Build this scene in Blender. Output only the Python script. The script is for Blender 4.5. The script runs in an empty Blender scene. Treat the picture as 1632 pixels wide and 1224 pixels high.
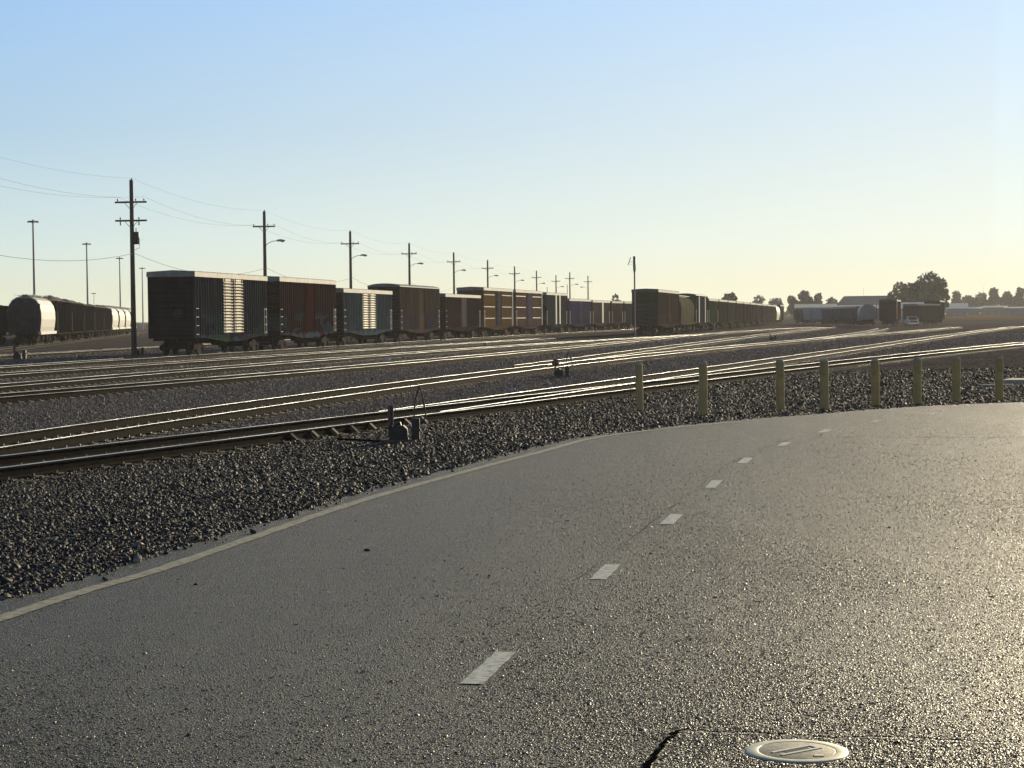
import bpy, bmesh, math, random
import numpy as np
from mathutils import Vector, Matrix
from mathutils.geometry import tessellate_polygon
random.seed(7); RNG = np.random.default_rng(11)
SC = bpy.context.scene
COL = SC.collection
R = math.radians

# ------------------------------------------------------------------ camera model (photo is 1632 x 1224)
F = 3000.0; EYE = 1.65; TILT = math.atan(105 / F); ROLL = math.atan(.0105)
f0 = Vector((0, math.cos(TILT), -math.sin(TILT))); u0 = Vector((0, math.sin(TILT), math.cos(TILT))); r0 = Vector((1, 0, 0))
cr = r0 * math.cos(ROLL) - u0 * math.sin(ROLL); cu = u0 * math.cos(ROLL) + r0 * math.sin(ROLL)
cam_d = bpy.data.cameras.new('camera'); cam = bpy.data.objects.new('camera', cam_d); COL.objects.link(cam)
cam_d.sensor_width = 36; cam_d.lens = 36 * F / 1632; cam_d.clip_start = .2; cam_d.clip_end = 9000
cam.matrix_world = Matrix(((cr.x, cu.x, -f0.x, 0), (cr.y, cu.y, -f0.y, 0), (cr.z, cu.z, -f0.z, EYE), (0, 0, 0, 1)))
SC.camera = cam

def ray(px, py): return f0 + cr * ((px - 816) / F) + cu * ((612 - py) / F)
def at_z(px, py, z):
    d = ray(px, py); t = (z - EYE) / d.z; return Vector((d.x * t, d.y * t, z))
def at_d(px, py, Y):
    d = ray(px, py); t = Y / d.y; return Vector((d.x * t, Y, EYE + d.z * t))
def horizon(px): return 507 - .0105 * (px - 816)

RAILTOP = -.45; TIETOP = -.635; YARD = -.66

# ------------------------------------------------------------------ materials
def nt(m): return m.node_tree.nodes, m.node_tree.links
def mat(name, col, rough=.7, metal=0., col2=None, scale=3., detail=4., lo=.35, hi=.65, bump=0., bscale=20., bdist=.01, spec=.5, col3=None, scale3=1., lo3=.5, hi3=.6, stretch=None):
    m = bpy.data.materials.new(name); m.use_nodes = True
    n, l = nt(m); b = n['Principled BSDF']
    b.inputs['Roughness'].default_value = rough; b.inputs['Metallic'].default_value = metal
    b.inputs['Specular IOR Level'].default_value = spec
    b.inputs['Base Color'].default_value = (*col, 1)
    tc = n.new('ShaderNodeTexCoord'); src = tc.outputs['Object']
    if stretch:
        mp = n.new('ShaderNodeMapping'); mp.inputs['Scale'].default_value = stretch; l.new(src, mp.inputs[0]); src = mp.outputs[0]
    out = None
    def layer(prev, c2, sc, lo, hi):
        t = n.new('ShaderNodeTexNoise'); t.inputs['Scale'].default_value = sc; t.inputs['Detail'].default_value = detail
        l.new(src, t.inputs['Vector'])
        rp = n.new('ShaderNodeMapRange'); rp.inputs['From Min'].default_value = lo; rp.inputs['From Max'].default_value = hi
        l.new(t.outputs['Fac'], rp.inputs['Value'])
        mx = n.new('ShaderNodeMix'); mx.data_type = 'RGBA'
        l.new(rp.outputs[0], mx.inputs['Factor'])
        if prev is None: mx.inputs['A'].default_value = (*col, 1)
        else: l.new(prev, mx.inputs['A'])
        mx.inputs['B'].default_value = (*c2, 1)
        return mx.outputs['Result']
    if col2: out = layer(None, col2, scale, lo, hi)
    if col3: out = layer(out, col3, scale3, lo3, hi3)
    if out: l.new(out, b.inputs['Base Color'])
    if bump:
        t = n.new('ShaderNodeTexNoise'); t.inputs['Scale'].default_value = bscale; t.inputs['Detail'].default_value = 3
        l.new(src, t.inputs['Vector'])
        bp = n.new('ShaderNodeBump'); bp.inputs['Strength'].default_value = bump; bp.inputs['Distance'].default_value = bdist
        l.new(t.outputs['Fac'], bp.inputs['Height']); l.new(bp.outputs[0], b.inputs['Normal'])
    return m

def asphalt(name, scale, base, light, bumpd, dark):
    m = bpy.data.materials.new(name); m.use_nodes = True
    n, l = nt(m); b = n['Principled BSDF']
    tc = n.new('ShaderNodeTexCoord'); P = tc.outputs['Object']
    wob = n.new('ShaderNodeTexNoise'); wob.inputs['Scale'].default_value = scale * .6; l.new(P, wob.inputs['Vector'])
    va = n.new('ShaderNodeVectorMath'); va.operation = 'MULTIPLY_ADD'; va.inputs[1].default_value = (.012,) * 3
    l.new(wob.outputs['Color'], va.inputs[0]); l.new(P, va.inputs[2])
    v = n.new('ShaderNodeTexVoronoi'); v.inputs['Scale'].default_value = scale; l.new(va.outputs[0], v.inputs['Vector'])
    sep = n.new('ShaderNodeSeparateColor'); l.new(v.outputs['Color'], sep.inputs[0])
    # stone colour: most dark binder, some light aggregate
    r1 = n.new('ShaderNodeMapRange'); r1.inputs['From Min'].default_value = .55; r1.inputs['From Max'].default_value = 1.; l.new(sep.outputs[0], r1.inputs['Value'])
    mx = n.new('ShaderNodeMix'); mx.data_type = 'RGBA'; mx.inputs['A'].default_value = (*base, 1); mx.inputs['B'].default_value = (*light, 1)
    l.new(r1.outputs[0], mx.inputs['Factor'])
    # gaps between stones
    r2 = n.new('ShaderNodeMapRange'); r2.inputs['From Min'].default_value = .35; r2.inputs['From Max'].default_value = .75; l.new(v.outputs['Distance'], r2.inputs['Value'])
    mx2 = n.new('ShaderNodeMix'); mx2.data_type = 'RGBA'; mx2.inputs['B'].default_value = (*dark, 1)
    l.new(r2.outputs[0], mx2.inputs['Factor']); l.new(mx.outputs['Result'], mx2.inputs['A'])
    # broad wear patches, stretched along the road
    mp = n.new('ShaderNodeMapping'); mp.inputs['Rotation'].default_value = (0, 0, R(14)); mp.inputs['Scale'].default_value = (1.1, .16, 1); l.new(P, mp.inputs[0])
    big = n.new('ShaderNodeTexNoise'); big.inputs['Scale'].default_value = .8; big.inputs['Detail'].default_value = 5; l.new(mp.outputs[0], big.inputs['Vector'])
    r3 = n.new('ShaderNodeMapRange'); r3.inputs['From Min'].default_value = .3; r3.inputs['From Max'].default_value = .7; r3.inputs['To Min'].default_value = .72; r3.inputs['To Max'].default_value = 1.3
    l.new(big.outputs['Fac'], r3.inputs['Value'])
    sp = n.new('ShaderNodeTexNoise'); sp.inputs['Scale'].default_value = 2.6; sp.inputs['Detail'].default_value = 6; l.new(P, sp.inputs['Vector'])
    r4 = n.new('ShaderNodeMapRange'); r4.inputs['From Min'].default_value = .3; r4.inputs['From Max'].default_value = .7; r4.inputs['To Min'].default_value = .82; r4.inputs['To Max'].default_value = 1.18
    l.new(sp.outputs['Fac'], r4.inputs['Value'])
    mm = n.new('ShaderNodeMath'); mm.operation = 'MULTIPLY'; l.new(r3.outputs[0], mm.inputs[0]); l.new(r4.outputs[0], mm.inputs[1])
    vs = n.new('ShaderNodeVectorMath'); vs.operation = 'SCALE'; l.new(mx2.outputs['Result'], vs.inputs[0]); l.new(mm.outputs[0], vs.inputs['Scale'])
    l.new(vs.outputs[0], b.inputs['Base Color'])
    r5 = n.new('ShaderNodeMapRange'); r5.inputs['To Min'].default_value = .36; r5.inputs['To Max'].default_value = .74; l.new(sep.outputs[1], r5.inputs['Value'])
    l.new(r5.outputs[0], b.inputs['Roughness'])
    # bump: domed stones of uneven height
    hm = n.new('ShaderNodeMath'); hm.operation = 'MULTIPLY_ADD'; hm.inputs[1].default_value = -1.
    hs = n.new('ShaderNodeMath'); hs.operation = 'MULTIPLY'; hs.inputs[1].default_value = .6; l.new(sep.outputs[2], hs.inputs[0])
    l.new(v.outputs['Distance'], hm.inputs[0]); l.new(hs.outputs[0], hm.inputs[2])
    bp = n.new('ShaderNodeBump'); bp.inputs['Strength'].default_value = .8; bp.inputs['Distance'].default_value = bumpd
    l.new(hm.outputs[0], bp.inputs['Height']); l.new(bp.outputs[0], b.inputs['Normal'])
    b.inputs['Specular IOR Level'].default_value = .5
    return m

def gravel_mat(name, cols, rough=.55):
    m = bpy.data.materials.new(name); m.use_nodes = True
    n, l = nt(m); b = n['Principled BSDF']
    g = n.new('ShaderNodeNewGeometry'); rp = n.new('ShaderNodeValToRGB'); l.new(g.outputs['Random Per Island'], rp.inputs[0])
    e = rp.color_ramp.elements; e[0].position = 0; e[0].color = (*cols[0], 1); e[1].position = 1; e[1].color = (*cols[-1], 1)
    for i, c in enumerate(cols[1:-1]): x = e.new((i + 1) / (len(cols) - 1)); x.color = (*c, 1)
    l.new(rp.outputs[0], b.inputs['Base Color']); b.inputs['Roughness'].default_value = rough
    return m

def ground_mat():
    m = bpy.data.materials.new('yard_ground'); m.use_nodes = True
    n, l = nt(m); b = n['Principled BSDF']
    tc = n.new('ShaderNodeTexCoord'); P = tc.outputs['Object']
    v = n.new('ShaderNodeTexVoronoi'); v.inputs['Scale'].default_value = 11; l.new(P, v.inputs['Vector'])
    sep = n.new('ShaderNodeSeparateColor'); l.new(v.outputs['Color'], sep.inputs[0])
    rp = n.new('ShaderNodeValToRGB'); l.new(sep.outputs[0], rp.inputs[0])
    e = rp.color_ramp.elements; e[0].color = (.03, .028, .028, 1); e[1].color = (.32, .3, .28, 1); x = e.new(.6); x.color = (.12, .11, .105, 1)
    a = n.new('ShaderNodeTexNoise'); a.inputs['Scale'].default_value = .11; a.inputs['Detail'].default_value = 7; a.inputs['Roughness'].default_value = .65; l.new(P, a.inputs['Vector'])
    r3 = n.new('ShaderNodeMapRange'); r3.inputs['From Min'].default_value = .3; r3.inputs['From Max'].default_value = .7; l.new(a.outputs['Fac'], r3.inputs['Value'])
    mx = n.new('ShaderNodeMix'); mx.data_type = 'RGBA'; mx.blend_type = 'MULTIPLY'; mx.inputs['Factor'].default_value = 1
    tint = n.new('ShaderNodeMix'); tint.data_type = 'RGBA'; tint.inputs['A'].default_value = (.75, .72, .78, 1); tint.inputs['B'].default_value = (1.15, 1.08, 1.0, 1); l.new(r3.outputs[0], tint.inputs['Factor'])
    l.new(rp.outputs[0], mx.inputs['A']); l.new(tint.outputs['Result'], mx.inputs['B'])
    l.new(mx.outputs['Result'], b.inputs['Base Color']); b.inputs['Roughness'].default_value = .95; b.inputs['Specular IOR Level'].default_value = .0
    nz = n.new('ShaderNodeTexNoise'); nz.inputs['Scale'].default_value = 3; nz.inputs['Detail'].default_value = 5; l.new(P, nz.inputs['Vector'])
    ad = n.new('ShaderNodeMath'); ad.operation = 'MULTIPLY_ADD'; ad.inputs[1].default_value = -.5; l.new(v.outputs['Distance'], ad.inputs[0]); l.new(nz.outputs['Fac'], ad.inputs[2])
    bp = n.new('ShaderNodeBump'); bp.inputs['Strength'].default_value = .9; bp.inputs['Distance'].default_value = .06; l.new(ad.outputs[0], bp.inputs['Height']); l.new(bp.outputs[0], b.inputs['Normal'])
    return m

def car_paint(name, base, base2, graf=0., seed=0., g1=(.25, .3, .5), g2=(.1, .3, .25), top=2.3, k=.8):
    base, base2, g1, g2 = [tuple(v * k for v in c) for c in (base, base2, g1, g2)]
    """railcar paint: faded, streaked, with sprayed graffiti colour low on the side"""
    m = bpy.data.materials.new(name); m.use_nodes = True
    n, l = nt(m); b = n['Principled BSDF']
    tc = n.new('ShaderNodeTexCoord'); P = tc.outputs['Object']
    mp = n.new('ShaderNodeMapping'); mp.inputs['Scale'].default_value = (1.6, 1.6, .22); mp.inputs['Location'].default_value = (seed * 7.3, seed, 0); l.new(P, mp.inputs[0])
    a = n.new('ShaderNodeTexNoise'); a.inputs['Scale'].default_value = 1.4; a.inputs['Detail'].default_value = 6; l.new(mp.outputs[0], a.inputs['Vector'])
    r1 = n.new('ShaderNodeMapRange'); r1.inputs['From Min'].default_value = .35; r1.inputs['From Max'].default_value = .68; l.new(a.outputs['Fac'], r1.inputs['Value'])
    mx = n.new('ShaderNodeMix'); mx.data_type = 'RGBA'; mx.inputs['A'].default_value = (*base, 1); mx.inputs['B'].default_value = (*base2, 1); l.new(r1.outputs[0], mx.inputs['Factor'])
    out = mx.outputs['Result']
    if graf:
        sx = n.new('ShaderNodeSeparateXYZ'); l.new(P, sx.inputs[0])
        mp2 = n.new('ShaderNodeMapping'); mp2.inputs['Location'].default_value = (seed * 3.1, 0, seed); mp2.inputs['Scale'].default_value = (.35, .01, .55); l.new(P, mp2.inputs[0])
        w = n.new('ShaderNodeTexNoise'); w.inputs['Scale'].default_value = 1.; w.inputs['Detail'].default_value = 1.; w.inputs['Distortion'].default_value = 1.2; l.new(mp2.outputs[0], w.inputs['Vector'])
        zz = n.new('ShaderNodeMapRange'); zz.inputs['From Min'].default_value = top; zz.inputs['From Max'].default_value = top + .5; zz.inputs['To Min'].default_value = 1; zz.inputs['To Max'].default_value = 0; l.new(sx.outputs['Z'], zz.inputs['Value'])
        th = n.new('ShaderNodeMapRange'); th.inputs['From Min'].default_value = .5; th.inputs['From Max'].default_value = .53; l.new(w.outputs['Fac'], th.inputs['Value'])
        mu = n.new('ShaderNodeMath'); mu.operation = 'MULTIPLY'; l.new(zz.outputs[0], mu.inputs[0]); l.new(th.outputs[0], mu.inputs[1])
        mu2 = n.new('ShaderNodeMath'); mu2.operation = 'MULTIPLY'; mu2.inputs[1].default_value = graf * .7; l.new(mu.outputs[0], mu2.inputs[0])
        gp = n.new('ShaderNodeMix'); gp.data_type = 'RGBA'; gp.inputs['A'].default_value = (*g1, 1); gp.inputs['B'].default_value = (*g2, 1)
        th2 = n.new('ShaderNodeMapRange'); th2.inputs['From Min'].default_value = .57; th2.inputs['From Max'].default_value = .6; l.new(w.outputs['Fac'], th2.inputs['Value']); l.new(th2.outputs[0], gp.inputs['Factor'])
        m2 = n.new('ShaderNodeMix'); m2.data_type = 'RGBA'; l.new(mu2.outputs[0], m2.inputs['Factor']); l.new(out, m2.inputs['A']); l.new(gp.outputs['Result'], m2.inputs['B'])
        out = m2.outputs['Result']
    l.new(out, b.inputs['Base Color']); b.inputs['Roughness'].default_value = .8; b.inputs['Specular IOR Level'].default_value = 0.
    return m

M = {}
M['asphalt'] = asphalt('worn_asphalt', 105, (.088, .075, .045), (.27, .235, .15), .008, (.01, .009, .006))
M['patch'] = asphalt('coarse_asphalt', 75, (.035, .03, .02), (.24, .21, .14), .013, (.008, .007, .006))
M['roadpaint'] = mat('worn_road_paint', (.85, .81, .64), .42, col2=(.45, .42, .3), scale=22, lo=.45, hi=.62, bump=.5, bscale=90, bdist=.004)
M['edgepaint'] = mat('faded_road_paint', (.52, .48, .33), .6, col2=(.25, .23, .16), scale=16, lo=.4, hi=.65, bump=.5, bscale=90, bdist=.004)
M['crack'] = mat('crack_tar', (.008, .008, .008), .9, spec=0.)
M['ground'] = ground_mat()
M['ballast'] = gravel_mat('ballast_stone', [(.01, .01, .01), (.02, .018, .018), (.036, .032, .032), (.024, .02, .018), (.066, .06, .054), (.016, .015, .016), (.24, .22, .19)], .7)
M['rust'] = mat('rail_rust', (.009, .007, .006), .9, col2=(.018, .013, .01), scale=5, spec=.03)
M['railhead'] = mat('polished_rail_head', (.38, .41, .44), .36, 1., col2=(.16, .165, .17), scale=.7, lo=.4, hi=.62)
M['tie'] = mat('weathered_tie_wood', (.08, .065, .05), .9, col2=(.17, .14, .11), scale=9, bump=.5, bscale=30, spec=.1)
M['plate'] = mat('tie_plate_steel', (.2, .165, .13), .4, .6)
M['bollard'] = mat('bollard_yellow_paint', (.46, .335, .14), .65, col2=(.33, .24, .11), scale=2.5, col3=(.09, .06, .035), scale3=5, lo3=.6, hi3=.7, spec=.08)
M['concrete'] = mat('pale_concrete', (.42, .4, .36), .85, col2=(.3, .28, .25), scale=8, bump=.3, bscale=30)
M['steel_dark'] = mat('dark_steel', (.02, .02, .02), .55, .3, col2=(.04, .03, .025), scale=4)
M['black'] = mat('bogie_black', (.016, .014, .013), .9, col2=(.03, .024, .02), scale=3, spec=.02)
M['wheel'] = mat('wheel_steel', (.03, .024, .02), .85, spec=.03)
M['wood'] = mat('utility_pole_wood', (.07, .05, .035), .85, col2=(.11, .085, .06), scale=4, stretch=(4, 4, .3))
M['insul'] = mat('porcelain_insulator', (.25, .24, .22), .3)
M['grey_metal'] = mat('galvanised_metal', (.32, .32, .31), .45, .5, col2=(.24, .24, .24), scale=4)
M['mast'] = mat('mast_steel', (.2, .2, .21), .5, .5)
M['wire'] = mat('wire_metal', (.2, .2, .2), .9, spec=0.)
M['glass'] = mat('lamp_lens', (.35, .35, .33), .2)
M['slat'] = mat('galvanised_slat', (.4, .365, .285), .6, .1, col2=(.24, .22, .17), scale=3, lo=.4, hi=.65)
M['roofpale'] = mat('galvanised_roof', (.27, .27, .25), .6, .1, col2=(.16, .16, .15), scale=1.2)
M['roofgrey'] = mat('grey_car_roof', (.17, .18, .2), .55, .2, col2=(.11, .115, .13), scale=1.2)
M['roofdark'] = mat('dark_car_roof', (.07, .07, .065), .6, col2=(.04, .04, .04), scale=1.2)
M['rung'] = mat('white_safety_paint', (.5, .48, .43), .6, spec=.1)
M['bark'] = mat('tree_bark', (.05, .04, .03), .9)
def leafmat(n, a, b): return gravel_mat(n, [a, b, a, tuple((x + y) / 2 for x, y in zip(a, b))], .7)
M['leaf1'] = leafmat('olive_leaves', (.06, .085, .03), (.13, .16, .07))
M['leaf2'] = leafmat('dark_pine_needles', (.035, .055, .028), (.07, .09, .05))
M['leaf3'] = leafmat('grey_green_leaves', (.06, .085, .045), (.11, .13, .08))
M['dry'] = mat('dry_field_grass', (.16, .085, .035), .95, col2=(.2, .13, .06), scale=.05, col3=(.12, .11, .05), scale3=.02, spec=0.)
M['dirt'] = mat('pale_dirt', (.36, .32, .26), .8, col2=(.25, .22, .18), scale=.8, spec=.1)

# ------------------------------------------------------------------ mesh building
class MB:
    def __init__(s): s.v = []; s.f = []; s.m = []; s.sm = []
    def add(s, vs, fs, m=0, smooth=False):
        o = len(s.v); s.v += [tuple(v) for v in vs]
        for f in fs: s.f.append([i + o for i in f]); s.m.append(m); s.sm.append(smooth)
    def box(s, x0, x1, y0, y1, z0, z1, m=0):
        s.add([(x0, y0, z0), (x1, y0, z0), (x1, y1, z0), (x0, y1, z0), (x0, y0, z1), (x1, y0, z1), (x1, y1, z1), (x0, y1, z1)],
              [(0, 3, 2, 1), (4, 5, 6, 7), (0, 1, 5, 4), (1, 2, 6, 5), (2, 3, 7, 6), (3, 0, 4, 7)], m)
    def prism(s, prof, a0, a1, axis='x', m=0, caps=True, mats=None, smooth=False):
        """extrude a closed 2D profile along an axis; profile is (y,z) for x, (x,z) for y, (x,y) for z"""
        def P(p, a): return {'x': (a, p[0], p[1]), 'y': (p[0], a, p[1]), 'z': (p[0], p[1], a)}[axis]
        n = len(prof); vs = [P(p, a0) for p in prof] + [P(p, a1) for p in prof]
        for i in range(n):
            j = (i + 1) % n
            s.add([vs[i], vs[j], vs[n + j], vs[n + i]], [(0, 1, 2, 3)], mats[i] if mats else m, smooth)
        if caps: s.add(vs[:n], [list(range(n - 1, -1, -1))], m); s.add(vs[n:], [list(range(n))], m)
    def tube(s, p0, p1, r0, r1=None, n=8, m=0, caps=True):
        r1 = r0 if r1 is None else r1
        p0 = Vector(p0); p1 = Vector(p1); d = (p1 - p0).normalized()
        a = d.orthogonal().normalized(); b = d.cross(a)
        vs = []
        for p, r in ((p0, r0), (p1, r1)):
            for i in range(n):
                t = 2 * math.pi * i / n; vs.append(p + a * (math.cos(t) * r) + b * (math.sin(t) * r))
        s.add(vs, [(i, (i + 1) % n, n + (i + 1) % n, n + i) for i in range(n)], m, True)
        if caps: s.add(vs[:n], [list(range(n - 1, -1, -1))], m); s.add(vs[n:], [list(range(n))], m)
    def path(s, pts, r, n=6, m=0):
        for a, b in zip(pts[:-1], pts[1:]): s.tube(a, b, r, n=n, m=m)
    def lathe(s, prof, c, axis='y', n=20, m=0):
        """prof: list of (radius, along)"""
        c = Vector(c); vs = []
        for r, a in prof:
            for i in range(n):
                t = 2 * math.pi * i / n; x, y = math.cos(t) * r, math.sin(t) * r
                vs.append(c + Vector({'y': (x, a, y), 'z': (x, y, a), 'x': (a, x, y)}[axis]))
        k = len(prof)
        s.add(vs, [(j * n + i, j * n + (i + 1) % n, (j + 1) * n + (i + 1) % n, (j + 1) * n + i) for j in range(k - 1) for i in range(n)], m, True)
    def mesh(s, name, mats):
        me = bpy.data.meshes.new(name); me.from_pydata(s.v, [], s.f); me.update()
        for x in mats: me.materials.append(M[x] if isinstance(x, str) else x)
        me.polygons.foreach_set('material_index', s.m); me.polygons.foreach_set('use_smooth', s.sm)
        bm = bmesh.new(); bm.from_mesh(me); bmesh.ops.recalc_face_normals(bm, faces=bm.faces); bm.to_mesh(me); bm.free()
        return me
    def build(s, name, mats, parent=None):
        return link(name, s.mesh(name, mats if isinstance(mats, (list, tuple)) else [mats]), parent)
def link(name, me, parent=None):
    o = bpy.data.objects.new(name, me); COL.objects.link(o)
    if parent: o.parent = parent
    return o
def tag(o, label=None, cat=None, group=None, kind=None):
    if label: o['label'] = label
    if cat: o['category'] = cat
    if group: o['group'] = group
    if kind: o['kind'] = kind
    return o
def empty(name, loc, rz=0, label=None, cat=None, group=None):
    o = bpy.data.objects.new(name, None); COL.objects.link(o); o.location = loc; o.rotation_euler = (0, 0, rz); o.empty_display_size = .3
    return tag(o, label, cat, group)
def np_mesh(name, V, Fq, mats, parent=None):
    """V (n,3), Fq (m,k)"""
    me = bpy.data.meshes.new(name); k = Fq.shape[1]
    me.vertices.add(len(V)); me.vertices.foreach_set('co', V.astype(np.float32).ravel())
    me.loops.add(Fq.size); me.loops.foreach_set('vertex_index', Fq.astype(np.int32).ravel())
    me.polygons.add(len(Fq)); me.polygons.foreach_set('loop_start', np.arange(0, Fq.size, k, dtype=np.int32))
    me.update(calc_edges=True); me.validate()
    for x in mats: me.materials.append(M[x])
    return link(name, me, parent)

# ------------------------------------------------------------------ road edge and terrain
edge_px = [(0, 957), (129, 921), (257, 881), (420, 833), (540, 795), (640, 766), (760, 737), (837, 716), (945, 693), (1000, 688.5), (1121, 674), (1300, 659.7), (1402, 651.5), (1503, 645.4), (1632, 640.8)]
E_ = [at_z(x, y, 0) for x, y in edge_px]
b0 = E_[0]; dv = (E_[1] - E_[0]).normalized()
edge = [b0 - dv * k for k in (60, 24, 12, 6, 3, 1.5)] + E_ + [Vector((13, 36.4, 0)), Vector((18, 37.8, 0)), Vector((26, 38.8, 0)), Vector((60, 39.5, 0))]
EDGE = np.array([(p.x, p.y) for p in edge])
def seg_dist(P, L):
    """signed distance of points P (n,2) to polyline L; positive = left of it"""
    best = np.full(len(P), 1e9); sgn = np.ones(len(P))
    for a, b in zip(L[:-1], L[1:]):
        d = b - a; t = np.clip(((P - a) @ d) / (d @ d), 0, 1); q = a + t[:, None] * d; w = P - q
        dist = np.hypot(w[:, 0], w[:, 1]); cr_ = d[0] * (P[:, 1] - a[1]) - d[1] * (P[:, 0] - a[0])
        k = dist < best; best[k] = dist[k]; sgn[k] = np.where(cr_[k] >= 0, 1, -1)
    return best * sgn

# tracks: traced rails back-projected to the rail plane, smoothed to a curve X(Y)
def fit(left, right, deg, y0, y1, extra=()):
    xs, ys = [], []
    for pts, s in ((left, 1), (right, -1)):
        for px, py in pts:
            p = at_z(px, py, RAILTOP); xs.append(p.x + s * .78); ys.append(p.y)
    for x, y in extra: xs.append(x); ys.append(y)
    c = np.polyfit(ys, xs, deg, w=1 / (np.array(ys) ** .5)); c1 = np.polyder(c)
    out = []; y = y0
    while y <= y1:
        out.append((np.polyval(c, y), y, math.atan(np.polyval(c1, y)))); y += .8 if y < 70 else (1.6 if y < 150 else 4)
    return out
TR = {}
TR['near'] = fit([(0, 726.8), (240, 697.7), (480, 669), (720, 641.8), (960, 616.5), (1200, 589.5), (1306, 577), (1440, 563.5), (1500, 555.3), (1632, 545.7)],
                 [(0, 747), (240, 715), (480, 683.6), (720, 653), (960, 626), (1200, 597), (1306, 584.5), (1440, 569.4), (1500, 561.7), (1545, 556.8)], 3, 16, 145)
TR['near_branch'] = fit([(690, 643), (800, 628.5), (894, 616), (960, 606.8), (1114, 586.5), (1200, 573.5), (1300, 559.6), (1400, 546.5), (1500, 534), (1597, 521.5)],
                        [(720, 650.5), (960, 619.3), (1200, 583), (1306, 567), (1403, 552.5), (1500, 538.3), (1610, 522.6)], 3, 43, 300)
TR['second'] = fit([(0, 693.4), (240, 661.8), (480, 629.2), (720, 596), (960, 570), (1200, 548.5), (1320, 536.8), (1440, 527), (1505, 522.6)],
                   [(0, 710.7), (240, 676), (480, 642), (720, 605), (882, 583), (1034, 567), (1200, 552.6)], 3, 18, 300)
TR['second_branch'] = fit([(860, 577), (907, 570), (960, 563.5), (1055, 552.6), (1136, 541.6), (1200, 534.3), (1229, 530), (1291, 524)],
                          [(960, 569), (1148, 544), (1200, 537)], 2, 84, 330)
TR['far_branch'] = fit([(1270, 541), (1335, 534.2), (1373, 526.5), (1397, 522.8)], [(1366, 533.8), (1420, 523)], 2, 165, 300)
TR['third'] = fit([(66, 622), (240, 607.7), (480, 589.3), (720, 569), (960, 546), (1055, 538), (1138, 530.6), (1200, 526)], [], 3, 30, 330)
TR['fourth'] = fit([(0, 610.9), (240, 592.5), (480, 574.6), (720, 555.4), (960, 541.2)], [], 2, 35, 215)
TR['fifth'] = fit([(0, 594.5), (240, 578), (480, 563), (720, 547.5), (960, 533.5)], [], 2, 40, 300)
# train track: 9 degree heading bending right, radius 2500 m (from the boxcars' sizes in the photo)
def arc(x, y, th, rad, s0, s1, step):
    out = []; s = s0
    while s <= s1:
        if rad: out.append((x + rad * (math.cos(th) - math.cos(th + s / rad)), y + rad * (math.sin(th + s / rad) - math.sin(th)), th + s / rad))
        else: out.append((x + s * math.sin(th), y + s * math.cos(th), th))
        s += step
    return out
D0 = 116.2; X0 = (312 - 816) / F * D0
def corner(s): return arc(X0, D0, R(9), 2500, s, s, 1)[0]      # the right bottom edge line of the long train
TR['sixth'] = [(x - 1.5 * math.cos(t), y + 1.5 * math.sin(t), t) for x, y, t in arc(X0, D0, R(9), 2500, -80, 340, 2)]
TR['hopper'] = arc(-45.6, 176, R(-8.3), 0, -90, 230, 3)
TR['siding'] = fit([(0, 565.5), (100, 560), (240, 552.6)], [], 1, 80, 230)

nearL = np.array([(p[0], p[1]) for p in TR['near']])
def zg(P):
    """terrain height at points (n,2)"""
    dr = seg_dist(P, EDGE); da = np.clip(seg_dist(P, nearL) * -1 - 1.5, 0, None)   # right of the near track
    t = np.clip(dr / (dr + da + .01), 0, 1)
    z = -.03 + (YARD + .03) * t
    z = np.where(dr < 0, -.1, z)
    D = np.hypot(P[:, 0], P[:, 1]); far = np.clip((D - 520) / 400, 0, 1)
    return np.where(dr < 0, z, z + far * far * (3 - 2 * far) * 1.3)
def zg1(x, y): return float(zg(np.array([(x, y)]))[0])
def hit(px, py):
    p = at_z(px, py, YARD)
    for _ in range(12): p = at_z(px, py, zg1(p.x, p.y)) if py > horizon(px) + 3 else p
    return p

# ground sheet: polar grid, fine where the camera looks
rs = np.concatenate([np.geomspace(2, 160, 260), np.geomspace(165, 6000, 60)])
an = np.concatenate([np.arange(-24, 24, .22), np.arange(24, 336.01, 6)]); an = np.radians(np.unique(an))
an[-1] = an[0] + 2 * math.pi
A_, R_ = np.meshgrid(an, rs); P = np.stack([(R_ * np.sin(A_)).ravel(), (R_ * np.cos(A_)).ravel()], 1)
Z = zg(P); nearm = (np.hypot(P[:, 0], P[:, 1]) < 90)
Z = Z + np.where(nearm & (Z > -.64) & (Z < -.035), RNG.normal(0, .012, len(Z)), 0)
na, nr = len(an), len(rs)
idx = np.arange(na * nr).reshape(nr, na)
Q = np.stack([idx[:-1, :-1].ravel(), idx[:-1, 1:].ravel(), idx[1:, 1:].ravel(), idx[1:, :-1].ravel()], 1)[:, ::-1]
gr = np_mesh('ground', np.column_stack([P, Z]), Q, ['ground']); tag(gr, 'grey gravel ground of the rail yard', None, None, 'structure')
gr.data.polygons.foreach_set('use_smooth', [True] * len(gr.data.polygons))

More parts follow.
